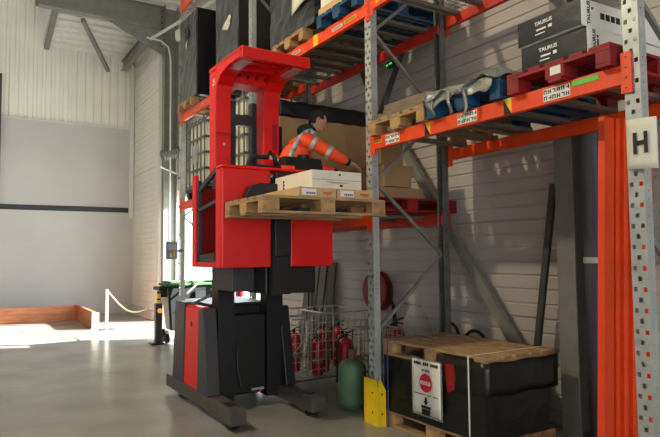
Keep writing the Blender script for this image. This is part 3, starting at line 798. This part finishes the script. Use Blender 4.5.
# ------------------------------------------------------------ far end: bin, barrier, curb
def _n(): pass
BY=0.17
t=thing('wheeled_bin','dark four wheeled waste bin with a green lid at the rack end','waste bin',(3.65,11.0,0))
MB().add([(3.28,10.72,0.22),(4.05,10.72,0.22),(4.05,11.0,0.22),(3.28,11.0,0.22),(3.2,10.62,1.05),(4.15,10.62,1.05),(4.15,11.08,1.05),(3.2,11.08,1.05)],[(0,3,2,1),(0,1,5,4),(1,2,6,5),(2,3,7,6),(3,0,4,7),(4,5,6,7)]).build('bin_body',M['bin'],t,bevel=0.02)
MB().add([(3.268,10.735,0.24),(3.268,10.99,0.24),(3.192,11.06,1.02),(3.192,10.64,1.02),(3.254,10.735,0.24),(3.254,10.99,0.24),(3.178,11.06,1.02),(3.178,10.64,1.02)],[(0,1,2,3),(4,7,6,5),(0,4,5,1),(1,5,6,2),(2,6,7,3),(3,7,4,0)]).build('pale_side',M['bing2'],t)
MB().box(3.14,4.2,10.58,11.10,1.05,1.10).box(3.2,4.15,10.64,11.06,1.10,1.14).build('lid',M['bing'],t,bevel=0.015)
MB().box(3.02,3.2,10.66,10.72,0.98,1.04).box(3.02,3.2,10.94,11.0,0.98,1.04).tube([(3.04,10.6,1.0),(3.04,11.0,1.0)],0.03,8).box(3.08,3.2,10.7,10.95,0.85,0.98).build('handle',M['black'],t)
for (x,y) in ((3.2,10.72),(4.05,10.72),(3.2,10.97),(4.05,10.97)):
    o=MB().lathe((x-0.02,y,0.10),[(0.10,0),(0.10,0.045)],16,'x').box(x-0.03,x+0.03,y-0.02,y+0.02,0.1,0.24).build('wheel',M['rubber'],t)
box(3.7,3.9,10.60,10.62,0.75,0.95).build('label_plate',M['bin'],t)
t.location.x += 0.0
t.location.y += BY
t=thing('barrier_post','dark barrier post with a yellow top on the floor by the bin','barrier post',(3.03,10.9,0))
MB().box(2.98,3.10,10.84,10.96,0,0.74).build('post',M['frame'],t,bevel=0.01)
MB().box(2.90,3.12,10.80,11.0,0,0.03).build('base_plate',M['black'],t)
MB().box(3.02,3.07,10.87,10.93,0.74,0.95).build('yellow_head',M['yellow'],t)
MB().box(3.018,3.072,10.868,10.932,0.80,0.83).box(3.018,3.072,10.868,10.932,0.92,0.95).build('black_band',M['ink'],t)
MB().lathe((3.05,10.83,0.61),[(0.045,0),(0.045,0.015)],14,'y').build('amber_glow_disc',M['amberglow'],t)
t=thing('chain_post','slim white chain post on a dark foot beside the pine boards','chain post',(2.66,13.6,0))
MB().tube([(2.66,13.6,0.02),(2.66,13.6,0.88)],0.03,10).build('post',M['paperc'],t)
box(2.52,2.80,13.5,13.7,0,0.03).build('foot',M['dsteel'],t)
pts=[]
for k in range(25):
    u=k/24; pts.append((2.66+(3.03-2.66)*u,13.6+(10.9-13.6)*u,0.86+(0.74-0.86)*u-0.30*math.sin(PI*u)**1.2))
b=MB().tube(pts,0.014,6)
tag(b.build('barrier_chain',M['chain'],smooth=True),'pale chain hanging between the white post and the dark barrier post','chain')
def plank2(name,x0,x1,y0,y1,label):
    t=thing(name,label,'timber board',((x0+x1)/2,(y0+y1)/2,0))
    box(x0,x1,y0,y1,0,0.20).build('lower_board',M['curb'],t,bevel=0.004); box(x0,x1,y0,y1,0.202,0.38).build('upper_board',M['curb'],t,bevel=0.004)
    return t
plank2('timber_curb',-5.0,2.40,16.2,16.26,'long low pine board wall running along the back wall')
t=plank2('timber_curb',2.44,2.50,13.95,16.26,'short pine board wall turning towards the camera at the white post')
box(2.40,2.44,16.14,16.2,0,0.40).build('corner_post',M['inko'],t)
box(2.42,2.56,13.9,13.95,0,0.36).build('end_plate',M['paperc'],t)
# plaque on the last rack post
t=thing('notice_plaque','blue grey notice plaque beside the last rack post','sign',(3.2,10.5,1.55))
box(3.05,3.27,10.48,10.50,1.55,1.87).build('plate',M['plaque'],t,bevel=0.01)
MB().box(3.20,3.38,10.505,10.52,1.68,1.72).build('mounting_arm',M['galvd'],t)
b=MB()
for k in range(3): b.box(3.09,3.23,10.477,10.48,1.80-0.035*k,1.81-0.035*k)
b.build('lettering',M['paper'],t); MB().box(3.12,3.16,10.477,10.48,1.58,1.66).box(3.19,3.21,10.477,10.48,1.58,1.70).build('symbol',M['ylabel'],t)
# emergency light
t=thing('emergency_light','small emergency light with a green glow on the siding high up','emergency light',(4.75,5.9,4.0))
box(4.74,4.80,6.02,6.14,4.10,4.16).build('housing',M['bin'],t); MB().box(4.715,4.72,6.02,6.07,4.12,4.135).box(4.715,4.72,6.10,6.13,4.11,4.125).build('green_led',M['ledg'],t)

# ------------------------------------------------------------ order picker truck
T=thing('order_picker_truck','red and black order picker truck with its cab raised','order picker truck',(2.58,5.9,0))
XL,XRt=2.08,3.085
def part(b,name,m,parent=T,**k): return b.build(name,m,parent,**k)
for (xa,xb) in ((2.08,2.235),(2.93,3.085)):
    l=part(MB().box(xa,xb,5.42,7.1,0.07,0.21).box(xa-0.002,xb+0.002,5.08,5.42,0.06,0.21),'load_leg',M['leg'],bevel=0.008)
    part(MB().lathe((xa+0.03,5.22,0.075),[(0.075,0),(0.075,0.095)],18,'x'),'load_wheel',M['rubber'],l)
    part(MB().box(xa+0.03,xb-0.03,5.22,5.36,0.21,0.216),'wheel_slot',M['ink'],l)
part(MB().lathe((2.2,6.9,0.09),[(0.09,0),(0.09,0.08)],18,'x'),'drive_wheel',M['rubber'])
# chassis and battery body
part(box(2.20,2.98,6.02,7.05,0.10,1.08),'chassis_body',M['black'],bevel=0.02)
part(box(2.22,2.90,6.0,6.9,1.08,1.10),'chassis_top',M['frame'])
part(MB().prism([(5.97,0.21),(6.46,0.21),(6.40,1.05),(5.93,1.05)],'x',2.085,2.21),'battery_cover',M['red'],bevel=0.012)
part(MB().prism([(6.46,0.21),(6.84,0.21),(6.74,1.10),(6.40,1.10)],'x',2.075,2.22),'rear_column',M['frame'],bevel=0.01)
part(MB().prism([(5.68,0.21),(5.97,0.21),(5.93,1.05),(5.80,1.08)],'x',2.065,2.215),'front_column',M['frame'],bevel=0.01)
part(box(2.10,2.20,5.95,6.40,1.05,1.075),'cover_top',M['red'],bevel=0.006)
part(MB().lathe((2.082,6.20,0.88),[(0.03,0),(0.03,0.008)],12,'x'),'cover_latch',M['ink'])
part(MB().prism([(5.70,0.21),(6.0,0.21),(6.0,1.05),(5.86,1.05)],'x',2.97,3.085),'side_column',M['black'],bevel=0.01)
# outer mast
for (xa,xb) in ((2.24,2.42),(2.80,2.99)):
    m_=part(MB().box(xa,xb,5.82,5.86,0.10,3.05).box(xa,xa+0.025,5.86,6.0,0.10,3.05).box(xb-0.025,xb,5.86,6.0,0.10,3.05),'mast_rail',M['black'])
part(box(2.42,2.80,5.86,5.98,0.16,0.98),'mast_lower_panel',M['black'],bevel=0.01)
part(MB().tube([(2.46,5.85,0.7),(2.47,5.84,0.4),(2.50,5.83,0.22),(2.6,5.83,0.17),(2.72,5.83,0.18)],0.012),'hydraulic_hose',M['frame'],smooth=True)
part(box(2.62,2.76,5.82,5.85,0.18,0.20),'silver_rod',M['galv']); part(box(2.70,2.73,5.815,5.82,0.16,0.18),'red_valve',M['red'])
part(MB().box(2.30,2.98,5.88,6.0,1.26,1.48),'mast_crossbeam',M['black'],bevel=0.01)
part(MB().lathe((2.56,5.87,1.38),[(0.012,0),(0.012,0.01)],10,'y'),'bolt',M['galv'])
# inner mast behind the cab
for x in (2.47,2.73): part(box(x-0.035,x+0.035,5.98,6.08,1.3,3.32),'inner_mast_rail',M['black'],bevel=0.006)
part(box(2.50,2.76,5.98,6.04,3.05,3.17),'mast_head_plate',M['black'])
# cab
CX0,CX1,CY0,CY1,CZ0,CZ1=1.96,3.14,5.0,5.80,1.50,2.42
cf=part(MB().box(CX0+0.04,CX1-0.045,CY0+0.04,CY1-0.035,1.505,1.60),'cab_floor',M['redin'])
part(MB().box(CX0,2.45,CY0,CY0+0.035,CZ0,CZ1).box(CX0,CX0+0.035,CY0+0.035,CY0+0.17,CZ0,CZ1),'left_front_panel',M['red'],bevel=0.012)
part(MB().box(2.66,CX1,CY0,CY0+0.035,CZ0,2.36).box(CX1-0.035,CX1,CY0+0.035,CY0+0.17,CZ0,2.36),'right_front_panel',M['red'],bevel=0.012)
part(MB().box(CX0-0.01,CX1+0.01,CY0-0.02,CY0+0.14,CZ1-0.005,CZ1+0.022),'front_rail',M['red'],bevel=0.008)
# left doorway frame with gate
sf=part(MB().box(CX0-0.01,CX0+0.03,CY1-0.10,CY1,CZ0,CZ1).box(CX0,CX0+0.03,CY0+0.17,CY1-0.1,CZ0,CZ0+0.05),'side_frame',M['red'],bevel=0.008)
part(MB().bar((CX0+0.02,5.66,1.55),(CX0+0.02,5.66,2.36),0.03,0.05).bar((CX0+0.02,5.66,2.26),(CX0+0.02,5.17,2.42),0.03,0.05).bar((CX0+0.02,5.66,2.06),(CX0+0.02,5.17,2.12),0.03,0.035).bar((CX0+0.02,5.66,1.58),(CX0+0.02,5.2,1.60),0.03,0.08),'safety_gate',M['frame'])
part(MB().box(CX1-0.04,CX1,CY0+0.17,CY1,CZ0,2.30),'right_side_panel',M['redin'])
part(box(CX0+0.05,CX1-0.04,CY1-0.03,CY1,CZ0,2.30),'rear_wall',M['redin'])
# fork carriage
part(MB().box(2.46,2.65,4.99,5.06,1.24,2.36),'carriage_mast',M['black'])
part(MB().box(2.553,2.560,4.975,4.985,1.70,1.92),'lift_chain',M['galv'])
part(MB().box(2.30,2.90,4.93,4.99,1.95,2.10).box(2.47,2.64,4.95,4.99,1.60,1.95),'fork_carriage',M['black'],bevel=0.008)
for x in (2.32,2.70):
    part(MB().box(x,x+0.11,4.22,4.95,1.975,2.005).box(x,x+0.11,4.93,4.97,1.975,2.25),'fork',M['black'],bevel=0.004)
def cap(u,v):
    a=PI*u; return (2.33+0.10*math.cos(a)*1.0+0.0, 4.90+0.09*v, 2.20+0.13*math.sin(a))
part(MB().prism([(2.15,2.06),(2.15,2.16),(2.20,2.25),(2.30,2.28),(2.55,2.28),(2.60,2.20),(2.60,2.06)],'y',4.90,4.985),'carriage_cover',M['black'],bevel=0.01)
part(MB().box(2.48,2.86,4.95,4.995,2.10,2.40),'console_back',M['black'],bevel=0.01)
part(MB().lathe((2.44,4.975,2.36),[(0.018,0),(0.018,0.01)],12,'y'),'round_badge',M['inkg'])
# console on the rail
cs=part(MB().prism([(5.02,2.44),(5.24,2.44),(5.24,2.50),(5.16,2.58),(5.06,2.58)],'x',2.62,3.05),'control_console',M['black'],bevel=0.01)
part(MB().tube([(2.24,5.06,2.44),(2.26,5.06,2.53),(2.30,5.06,2.55),(2.44,5.06,2.55),(2.47,5.06,2.60),(2.52,5.06,2.56),(2.54,5.06,2.44)],0.024,8),'hand_grip',M['black'],smooth=True)
part(MB().box(2.22,2.60,5.0,5.12,2.44,2.465),'grip_base',M['black'])
part(box(2.56,2.70,4.985,5.02,2.44,2.475),'red_switch',M['orange'])
part(MB().lathe((2.86,5.1,2.56),[(0.05,0),(0.06,0.03),(0.06,0.05)],14),'steering_knob',M['black'])
# overhead guard
gp_=MB()
def arm(x0,x1):
    # profile in YZ: post rising, curving forward into the roof side
    outer=[(5.86,2.44),(5.86,3.62),(5.0,3.60),(5.0,3.50)]
    curve=[]
    for k in range(7):
        a=k/6*PI/2
        curve.append((5.68-0.22*(1-math.cos(a)) , 3.26+0.20*math.sin(a)))
    inner=[(5.68,2.44),(5.68,3.26)]
    pts=outer+[(5.40,3.49)]+curve[::-1]+[(5.68,2.44)]
    return pts
for (a,c,nm) in ((2.145,2.315,'guard_post'),(2.685,2.875,'guard_post')):
    part(MB().box(a,c,5.66,5.84,2.42,3.52),nm,M['red'],bevel=0.008)
    part(MB().prism([(5.66,3.24),(5.62,3.36),(5.52,3.44),(5.30,3.48),(5.0,3.48),(5.0,3.56),(5.66,3.56)],'x',a,c),'roof_arm',M['red'],bevel=0.006)
rf=part(MB().box(2.145,2.875,4.98,5.86,3.535,3.575),'guard_roof',M['red'],bevel=0.01)
part(MB().box(2.145,2.875,4.97,5.03,3.46,3.565),'roof_front_beam',M['red'],bevel=0.008)
part(MB().box(2.30,2.70,5.60,5.84,3.40,3.54),'roof_rear_beam',M['red'],bevel=0.008)
part(MB().box(2.30,2.70,5.40,5.46,3.49,3.54).box(2.34,2.68,5.20,5.24,3.505,3.54),'roof_rib',M['red'])
b=MB()
for k in range(4): b.box(2.36+0.1*k,2.38+0.1*k,5.52,5.6,3.46,3.49)
part(b,'rib_bolts',M['redin'])
for x in (2.19,2.74): part(MB().box(x,x+0.10,5.08,5.48,3.465,3.48),'cab_lamp',M['lamp'])
part(box(2.315,2.685,5.80,5.805,2.45,3.42),'clear_screen',M['glass'])
text('lettering','25',0.09,(2.143,5.70,3.40),FX,M['inkw'],T)
part(MB().box(2.79,2.84,5.654,5.66,2.74,3.02),'slot_panel',M['redin']); part(MB().box(2.76,2.85,5.652,5.66,2.64,2.69),'sticker',M['paperc']); 
part(MB().lathe((2.24,5.655,2.76),[(0.014,0),(0.014,0.006)],10,'y'),'bolt',M['galv']); part(MB().box(2.15,2.31,5.652,5.66,2.86,2.875),'seam_strip',M['redin'])
part(MB().lathe((3.0,5.2,1.45),[(0.0,0.0),(0.01,0.0)],6),'floor_bolt',M['black'])
part(MB().box(2.44,2.99,5.10,5.80,1.24,1.50),'under_cab_housing',M['black'],bevel=0.01)
part(MB().box(2.20,2.44,5.35,5.80,1.26,1.50),'under_cab_bracket',M['frame'],bevel=0.01)
part(MB().bar((2.08,6.8,0.95),(2.19,5.9,1.20),0.025,0.025),'stay_rod',M['galvd'])

# pallet carried on the forks
PZ=1.95
pF=pallet('wooden pallet raised on the truck forks with cartons on it',(2.58,4.58,PZ),0)
def longcarton(x0,x1,label):
    t=thing('carton',label,'box',((x0+x1)/2,4.6,PZ+0.146),'flat brown cartons on the raised pallet')
    box(x0,x1,4.20,4.85,PZ+0.146,PZ+0.225).build('carton_body',M['cardl'],t,bevel=0.004)
    lx=x0+0.03
    p=box(lx,lx+0.135,4.196,4.20,PZ+0.160,PZ+0.212).build('shipping_label',M['paper'],t)
    b=MB()
    for k in range(5): b.box(lx+0.04+0.018*k,lx+0.052+0.018*k,4.194,4.196,PZ+0.168,PZ+0.183)
    b.build('print_marks',M['ink'],p)
    text('lettering','hager',0.042,(x1-0.09,4.197,PZ+0.185),FY,M['inko'],t,bold=0.001)
    return t
longcarton(2.31,2.675,'left flat brown carton at the front of the raised pallet')
longcarton(2.685,3.06,'right flat brown carton at the front of the raised pallet')
tag(box(2.98,3.08,4.88,4.97,PZ+0.146,PZ+0.33).build('carton',M['cardl'],bevel=0.004),'narrow brown carton at the far right of the raised pallet','box')
t=thing('carton','large white cardboard box on the raised pallet in front of the driver','box',(2.72,4.55,PZ+0.227))
box(2.47,2.98,4.26,4.95,PZ+0.227,PZ+0.385).build('box_body',M['white'],t,bevel=0.004)
MB().box(2.475,2.975,4.258,4.26,PZ+0.305,PZ+0.308).build('lid_edge',M['inkg'],t)
b=MB()
for k in range(4): b.box(2.468,2.47,4.44+0.055*k,4.475+0.055*k,PZ+0.245,PZ+0.262)
for k in range(3): b.box(2.468,2.47,4.76,4.79,PZ+0.26+0.03*k,PZ+0.28+0.03*k)
b.box(2.74,2.76,4.2575,4.26,PZ+0.345,PZ+0.362); b.box(2.75,2.78,4.2575,4.26,PZ+0.25,PZ+0.268); b.build('print_marks',M['ink'],t)
MB().box(2.62,2.84,4.2575,4.26,PZ+0.285,PZ+0.289).box(2.66,2.80,4.2575,4.26,PZ+0.277,PZ+0.280).build('fine_print',M['inkg'],t)

# ------------------------------------------------------------ driver
def skinobj(name, V, E, R, m, parent=None, org=(0,0,0), sub=2, smooth=True, root=0):
    me=bpy.data.meshes.new(name); me.from_pydata([tuple(Vector(v)-Vector(org)) for v in V],E,[]); me.update()
    o=bpy.data.objects.new(name,me); COL.objects.link(o)
    md=o.modifiers.new('skin','SKIN'); md.use_smooth_shade=True
    for i,r in enumerate(R):
        sv=me.skin_vertices[0].data[i]; sv.radius=(r,r) if not isinstance(r,tuple) else r; sv.use_root=(i==root)
    sd=o.modifiers.new('sub','SUBSURF'); sd.levels=sub; sd.render_levels=sub
    me.materials.append(m)
    if parent: o.parent=parent
    return o
D=thing('person','man in a fluorescent orange jacket with silver bands reaching over the load','person',(2.85,5.42,1.60))
O=(2.85,5.42,1.60)
pel=(2.86,5.42,2.42); 
V=[pel,(2.90,5.40,2.58),(2.99,5.38,2.74),(3.07,5.38,2.84),(3.13,5.38,2.915),(3.17,5.375,2.95),   #0-5 pelvis,belly,chest,upperchest,neck base,neck
   (3.02,5.25,2.82),(3.12,5.18,2.735),(3.24,5.12,2.645),(3.42,5.08,2.575),(3.47,5.075,2.555),       #6-10 near arm
   (3.04,5.52,2.80),(3.14,5.50,2.64),(3.26,5.40,2.53),(3.44,5.34,2.50),(3.50,5.32,2.495),         #11-15 far arm
   (2.86,5.32,2.36),(2.92,5.30,2.02),(2.84,5.30,1.70),(2.90,5.30,1.63),(2.99,5.29,1.625),           #16-20 near leg
   (2.86,5.52,2.36),(2.90,5.54,2.02),(2.82,5.54,1.70),(2.88,5.54,1.63),(2.97,5.55,1.625)]           #21-25
E=[(0,1),(1,2),(2,3),(3,4),(4,5),(3,6),(6,7),(7,8),(8,9),(9,10),(3,11),(11,12),(12,13),(13,14),(14,15),(0,16),(16,17),(17,18),(18,19),(19,20),(0,21),(21,22),(22,23),(23,24),(24,25)]
R=[0.10,0.095,0.095,0.075,0.055,0.055, 0.048,0.042,0.036,0.030,0.026, 0.048,0.048,0.040,0.030,0.026, 0.085,0.06,0.042,0.045,0.035, 0.085,0.06,0.042,0.045,0.035]
skinobj('body',V,E,R,M['skin'],D,O)
# trousers
skinobj('trousers',[V[0],V[16],V[17],(2.845,5.30,1.74),V[21],V[22],(2.825,5.54,1.74)],[(0,1),(1,2),(2,3),(0,4),(4,5),(5,6)],[0.14,0.105,0.078,0.065,0.105,0.078,0.065],M['trouser'],D,O)
skinobj('shoes',[(2.85,5.30,1.66),(3.0,5.29,1.645)],[(0,1)],[0.052,0.045],M['black'],D,O); skinobj('shoes',[(2.83,5.54,1.66),(2.98,5.55,1.645)],[(0,1)],[0.052,0.045],M['black'],D,O)
# jacket
JV=[(2.86,5.42,2.44),(2.905,5.40,2.58),(2.985,5.38,2.73),(3.06,5.38,2.825),
    (3.01,5.235,2.80),(3.12,5.165,2.73),(3.24,5.11,2.65),(3.41,5.08,2.58),
    (3.04,5.53,2.79),(3.14,5.50,2.64),(3.26,5.40,2.535),(3.42,5.345,2.505)]
skinobj('jacket',JV,[(0,1),(1,2),(2,3),(3,4),(4,5),(5,6),(6,7),(3,8),(8,9),(9,10),(10,11)],[0.150,0.148,0.148,0.110, 0.085,0.076,0.066,0.052, 0.085,0.076,0.066,0.052],M['vest'],D,O)
# hood / collar
skinobj('hood',[(2.98,5.38,2.90),(3.06,5.38,2.93),(3.13,5.38,2.94),(3.19,5.36,2.90)],[(0,1),(1,2),(2,3)],[0.06,0.085,0.072,0.05],M['hood'],D,O)
# reflective bands as rings around the sleeves and waist
def ring(c, d, rad, w, m='band', sq=1.0):
    c=Vector(c); d=Vector(d).normalized(); b=MB()
    b.tube([c-d*w/2,c-d*w/4,c+d*w/4,c+d*w/2],[rad*0.98,rad,rad,rad*0.98],20)
    return b.build('reflective_band',M[m],D,smooth=True)
def lerp(a,b,t): return tuple(a[i]+(b[i]-a[i])*t for i in range(3))
for t_,rd in ((0.55,0.083),(0.98,0.076)):
    ring(lerp(JV[4],JV[5],t_) if t_<0.9 else lerp(JV[5],JV[6],0.75),Vector(JV[6])-Vector(JV[4]),rd,0.045)
for t_,rd in ((0.98,0.080),):
    ring(lerp(JV[8],JV[9],t_),Vector(JV[9])-Vector(JV[8]),rd,0.05)
ring((2.895,5.405,2.54),(0.25,-0.05,0.97),0.166,0.055)
# shoulder band over back
b=MB(); pts=[(2.80,5.24,2.56),(2.845,5.235,2.68),(2.915,5.24,2.80),(2.99,5.245,2.875),(3.06,5.26,2.905),(3.12,5.25,2.87)]
for i in range(len(pts)-1): b.bar(pts[i],pts[i+1],0.05,0.03,0,(0,-1,0))
b.build('shoulder_band',M['band'],D,smooth=True)
for p_,q_ in (((3.40,5.082,2.583),(3.43,5.078,2.571)),((3.41,5.347,2.507),(3.44,5.34,2.50))):
    MB().tube([p_,q_],0.040,14).build('cuff',M['black'],D,smooth=True)
# head
def head():
    c=Vector((3.225,5.37,3.045)); f=Vector((0.93,-0.26,-0.26)).normalized(); side=Vector((0,0,1)).cross(f).normalized(); up=f.cross(side)
    bm=bmesh.new(); bmesh.ops.create_uvsphere(bm,u_segments=32,v_segments=24,radius=1.0)
    for v in bm.verts:
        x,y,z=v.co   # x forward, y side, z up
        X=x*0.098; Y=y*0.074; Z=z*0.118
        if z<0: Y*=1-0.28*(-z)**1.3; X*=1-0.10*(-z); 
        if x>0: X*=0.93+0.0*z
        if x<0 and z<-0.3: X*=0.72
        if x>0.5 and -0.95<z<-0.6: X+=0.012   # chin
        if x>0.6 and abs(y)<0.28:
            k=(1-abs(y)/0.28)
            if -0.32<z<0.12: X+=0.026*k*(0.12-z)/0.44 if z>-0.28 else 0.006
            if -0.60<z<-0.42: X+=0.006*k
        if x>0.5 and 0.12<z<0.32: X+=0.006       # brow
        if x>0.6 and 0.0<z<0.14 and 0.2<abs(y)<0.5: X-=0.007
        v.co = f*X+side*Y+up*Z+c-Vector(O)
    me=bpy.data.meshes.new('head'); bm.to_mesh(me); bm.free()
    for p in me.polygons: p.use_smooth=True
    me.materials.append(M['skin']); h=bpy.data.objects.new('head',me); COL.objects.link(h); h.parent=D
    def loc(x,y,z): return c+f*x+side*y+up*z
    for s in (-1,1):
        MB().lathe(loc(0.080,s*0.030,0.012),[(0.003,-0.010),(0.010,-0.006),(0.010,0.006),(0.003,0.010)],10).build('eye',M['eye'],h,smooth=True)
        p=loc(-0.008,s*0.074,-0.005)
        b=MB().tube([p+up*0.030-f*0.004,p+up*0.02-f*0.018,p-f*0.016-up*0.012,p-up*0.030],[0.007,0.011,0.010,0.006],8); b.tube([p+up*0.03,p+f*0.008,p-up*0.03],0.008,8); b.build('ear',M['skin'],h,smooth=True)
        MB().bar(loc(0.090,s*0.012,0.034),loc(0.078,s*0.05,0.034),0.006,0.006).build('eyebrow',M['hair'],h)
    MB().tube([loc(0.083,-0.020,-0.066),loc(0.090,0,-0.064),loc(0.083,0.020,-0.066)],[0.003,0.006,0.003],8).build('mouth',M['redin'],h,smooth=True)
    bm=bmesh.new(); bmesh.ops.create_uvsphere(bm,u_segments=32,v_segments=24,radius=1.0); rem=[]
    for v in bm.verts:
        x,y,z=v.co
        keep = (z>0.50) or (x<0.12 and z>-0.02) or (x<-0.35 and z>-0.42) or (abs(y)>0.6 and x<0.45 and z>0.1)
        j=1.0+0.03*math.sin(13*x+7*y)*math.cos(11*z)
        k=v.co.copy(); v.co=f*(x*0.105*j)+side*(y*0.081*j)+up*(z*0.128*j)+c-Vector(O)
        if not keep: rem.append(v)
    bmesh.ops.delete(bm,geom=rem,context='VERTS')
    me=bpy.data.meshes.new('hair'); bm.to_mesh(me); bm.free()
    for p in me.polygons: p.use_smooth=True
    me.materials.append(M['hair']); o=bpy.data.objects.new('hair',me); COL.objects.link(o); o.parent=D
    md=o.modifiers.new('s','SOLIDIFY'); md.thickness=0.012; md.offset=-1
head()
D.location.x -= 0.03
# hands with five fingers
def hand(w, d, up, side):
    w=Vector(w); d=Vector(d).normalized(); up=Vector(up); up=(up-d*d.dot(up)).normalized(); s=d.cross(up)*side
    V=[w-d*0.03,w+d*0.02,w+d*0.055]; E=[(0,1),(1,2)]; R=[0.026,(0.034,0.022),(0.038,0.018)]
    V+= [w+d*0.075+s*0.022,w+d*0.075-s*0.022]; E+=[(2,3),(2,4)]; R+=[0.017,0.017]
    skinobj('hand',V,E,R,M['skin'],D,O,sub=1)
    for k,(off,L) in enumerate(((0.033,0.070),(0.011,0.080),(-0.011,0.074),(-0.032,0.058))):
        a=w+d*0.07+s*off; b_=a+d*L*0.45+s*off*0.25-up*0.004; c=b_+d*L*0.33-up*0.014; e=c+d*L*0.24-up*0.018
        skinobj('finger',[a,b_,c,e],[(0,1),(1,2),(2,3)],[0.0095,0.009,0.0085,0.0075],M['skin'],D,O,sub=1)
    a=w+d*0.025+s*0.030; b_=a+d*0.030+s*0.028-up*0.008; c=b_+d*0.032+s*0.006-up*0.010
    skinobj('thumb',[a,b_,c],[(0,1),(1,2)],[0.012,0.010,0.0085],M['skin'],D,O,sub=1)
hand((3.445,5.076,2.565),(0.90,-0.12,-0.38),(0.2,-0.3,0.9),1)
hand((3.465,5.33,2.497),(0.95,-0.1,-0.12),(0.1,-0.2,0.95),-1)

# ------------------------------------------------------------ light
w=bpy.data.worlds.new('sky'); SC.world=w; w.use_nodes=True
bg=w.node_tree.nodes['Background']; bg.inputs['Color'].default_value=(0.86,0.93,1.0,1); bg.inputs['Strength'].default_value=4.0
def sun(name, d, e, ang, col):
    l=bpy.data.lights.new(name,'SUN'); l.energy=e; l.angle=math.radians(ang); l.color=col
    o=bpy.data.objects.new(name,l); COL.objects.link(o); o.rotation_euler=Vector(d).to_track_quat('-Z','Y').to_euler(); return o
sun('sun',(-1,0.46,-0.52),52,0.6,(1,0.96,0.9))
def area(name, loc, d, sx, sy, e, col):
    l=bpy.data.lights.new(name,'AREA'); l.shape='RECTANGLE'; l.size=sx; l.size_y=sy; l.energy=e; l.color=col
    o=bpy.data.objects.new(name,l); COL.objects.link(o); o.location=loc; o.rotation_euler=Vector(d).to_track_quat('-Z','Y').to_euler(); return o
area('rear_fill',(-1.5,-7.9,2.5),(0.15,1,0.02),9,5,75,(1.0,0.94,0.84))  # broad fill added behind the camera, source out of view
area('overhead_fill',(-4.5,11.5,10.7),(0.0,0.25,-1),5,9,400,(0.97,0.98,1.0))  # added overhead fill below the high roof; no skylight is built there
area('high_bay_lamp',(-1.6,5.2,6.6),(1,-0.1,-0.55),0.25,0.25,230,(1.0,0.84,0.55))
area('side_door_daylight',(4.70,12.6,1.5),(-1,0,-0.05),4.2,2.8,200,(0.80,0.88,1.0))
SC.view_settings.view_transform='Standard'; SC.view_settings.look='None'; SC.view_settings.gamma=1; SC.view_settings.use_curve_mapping=False
SC.view_settings.exposure=0.0
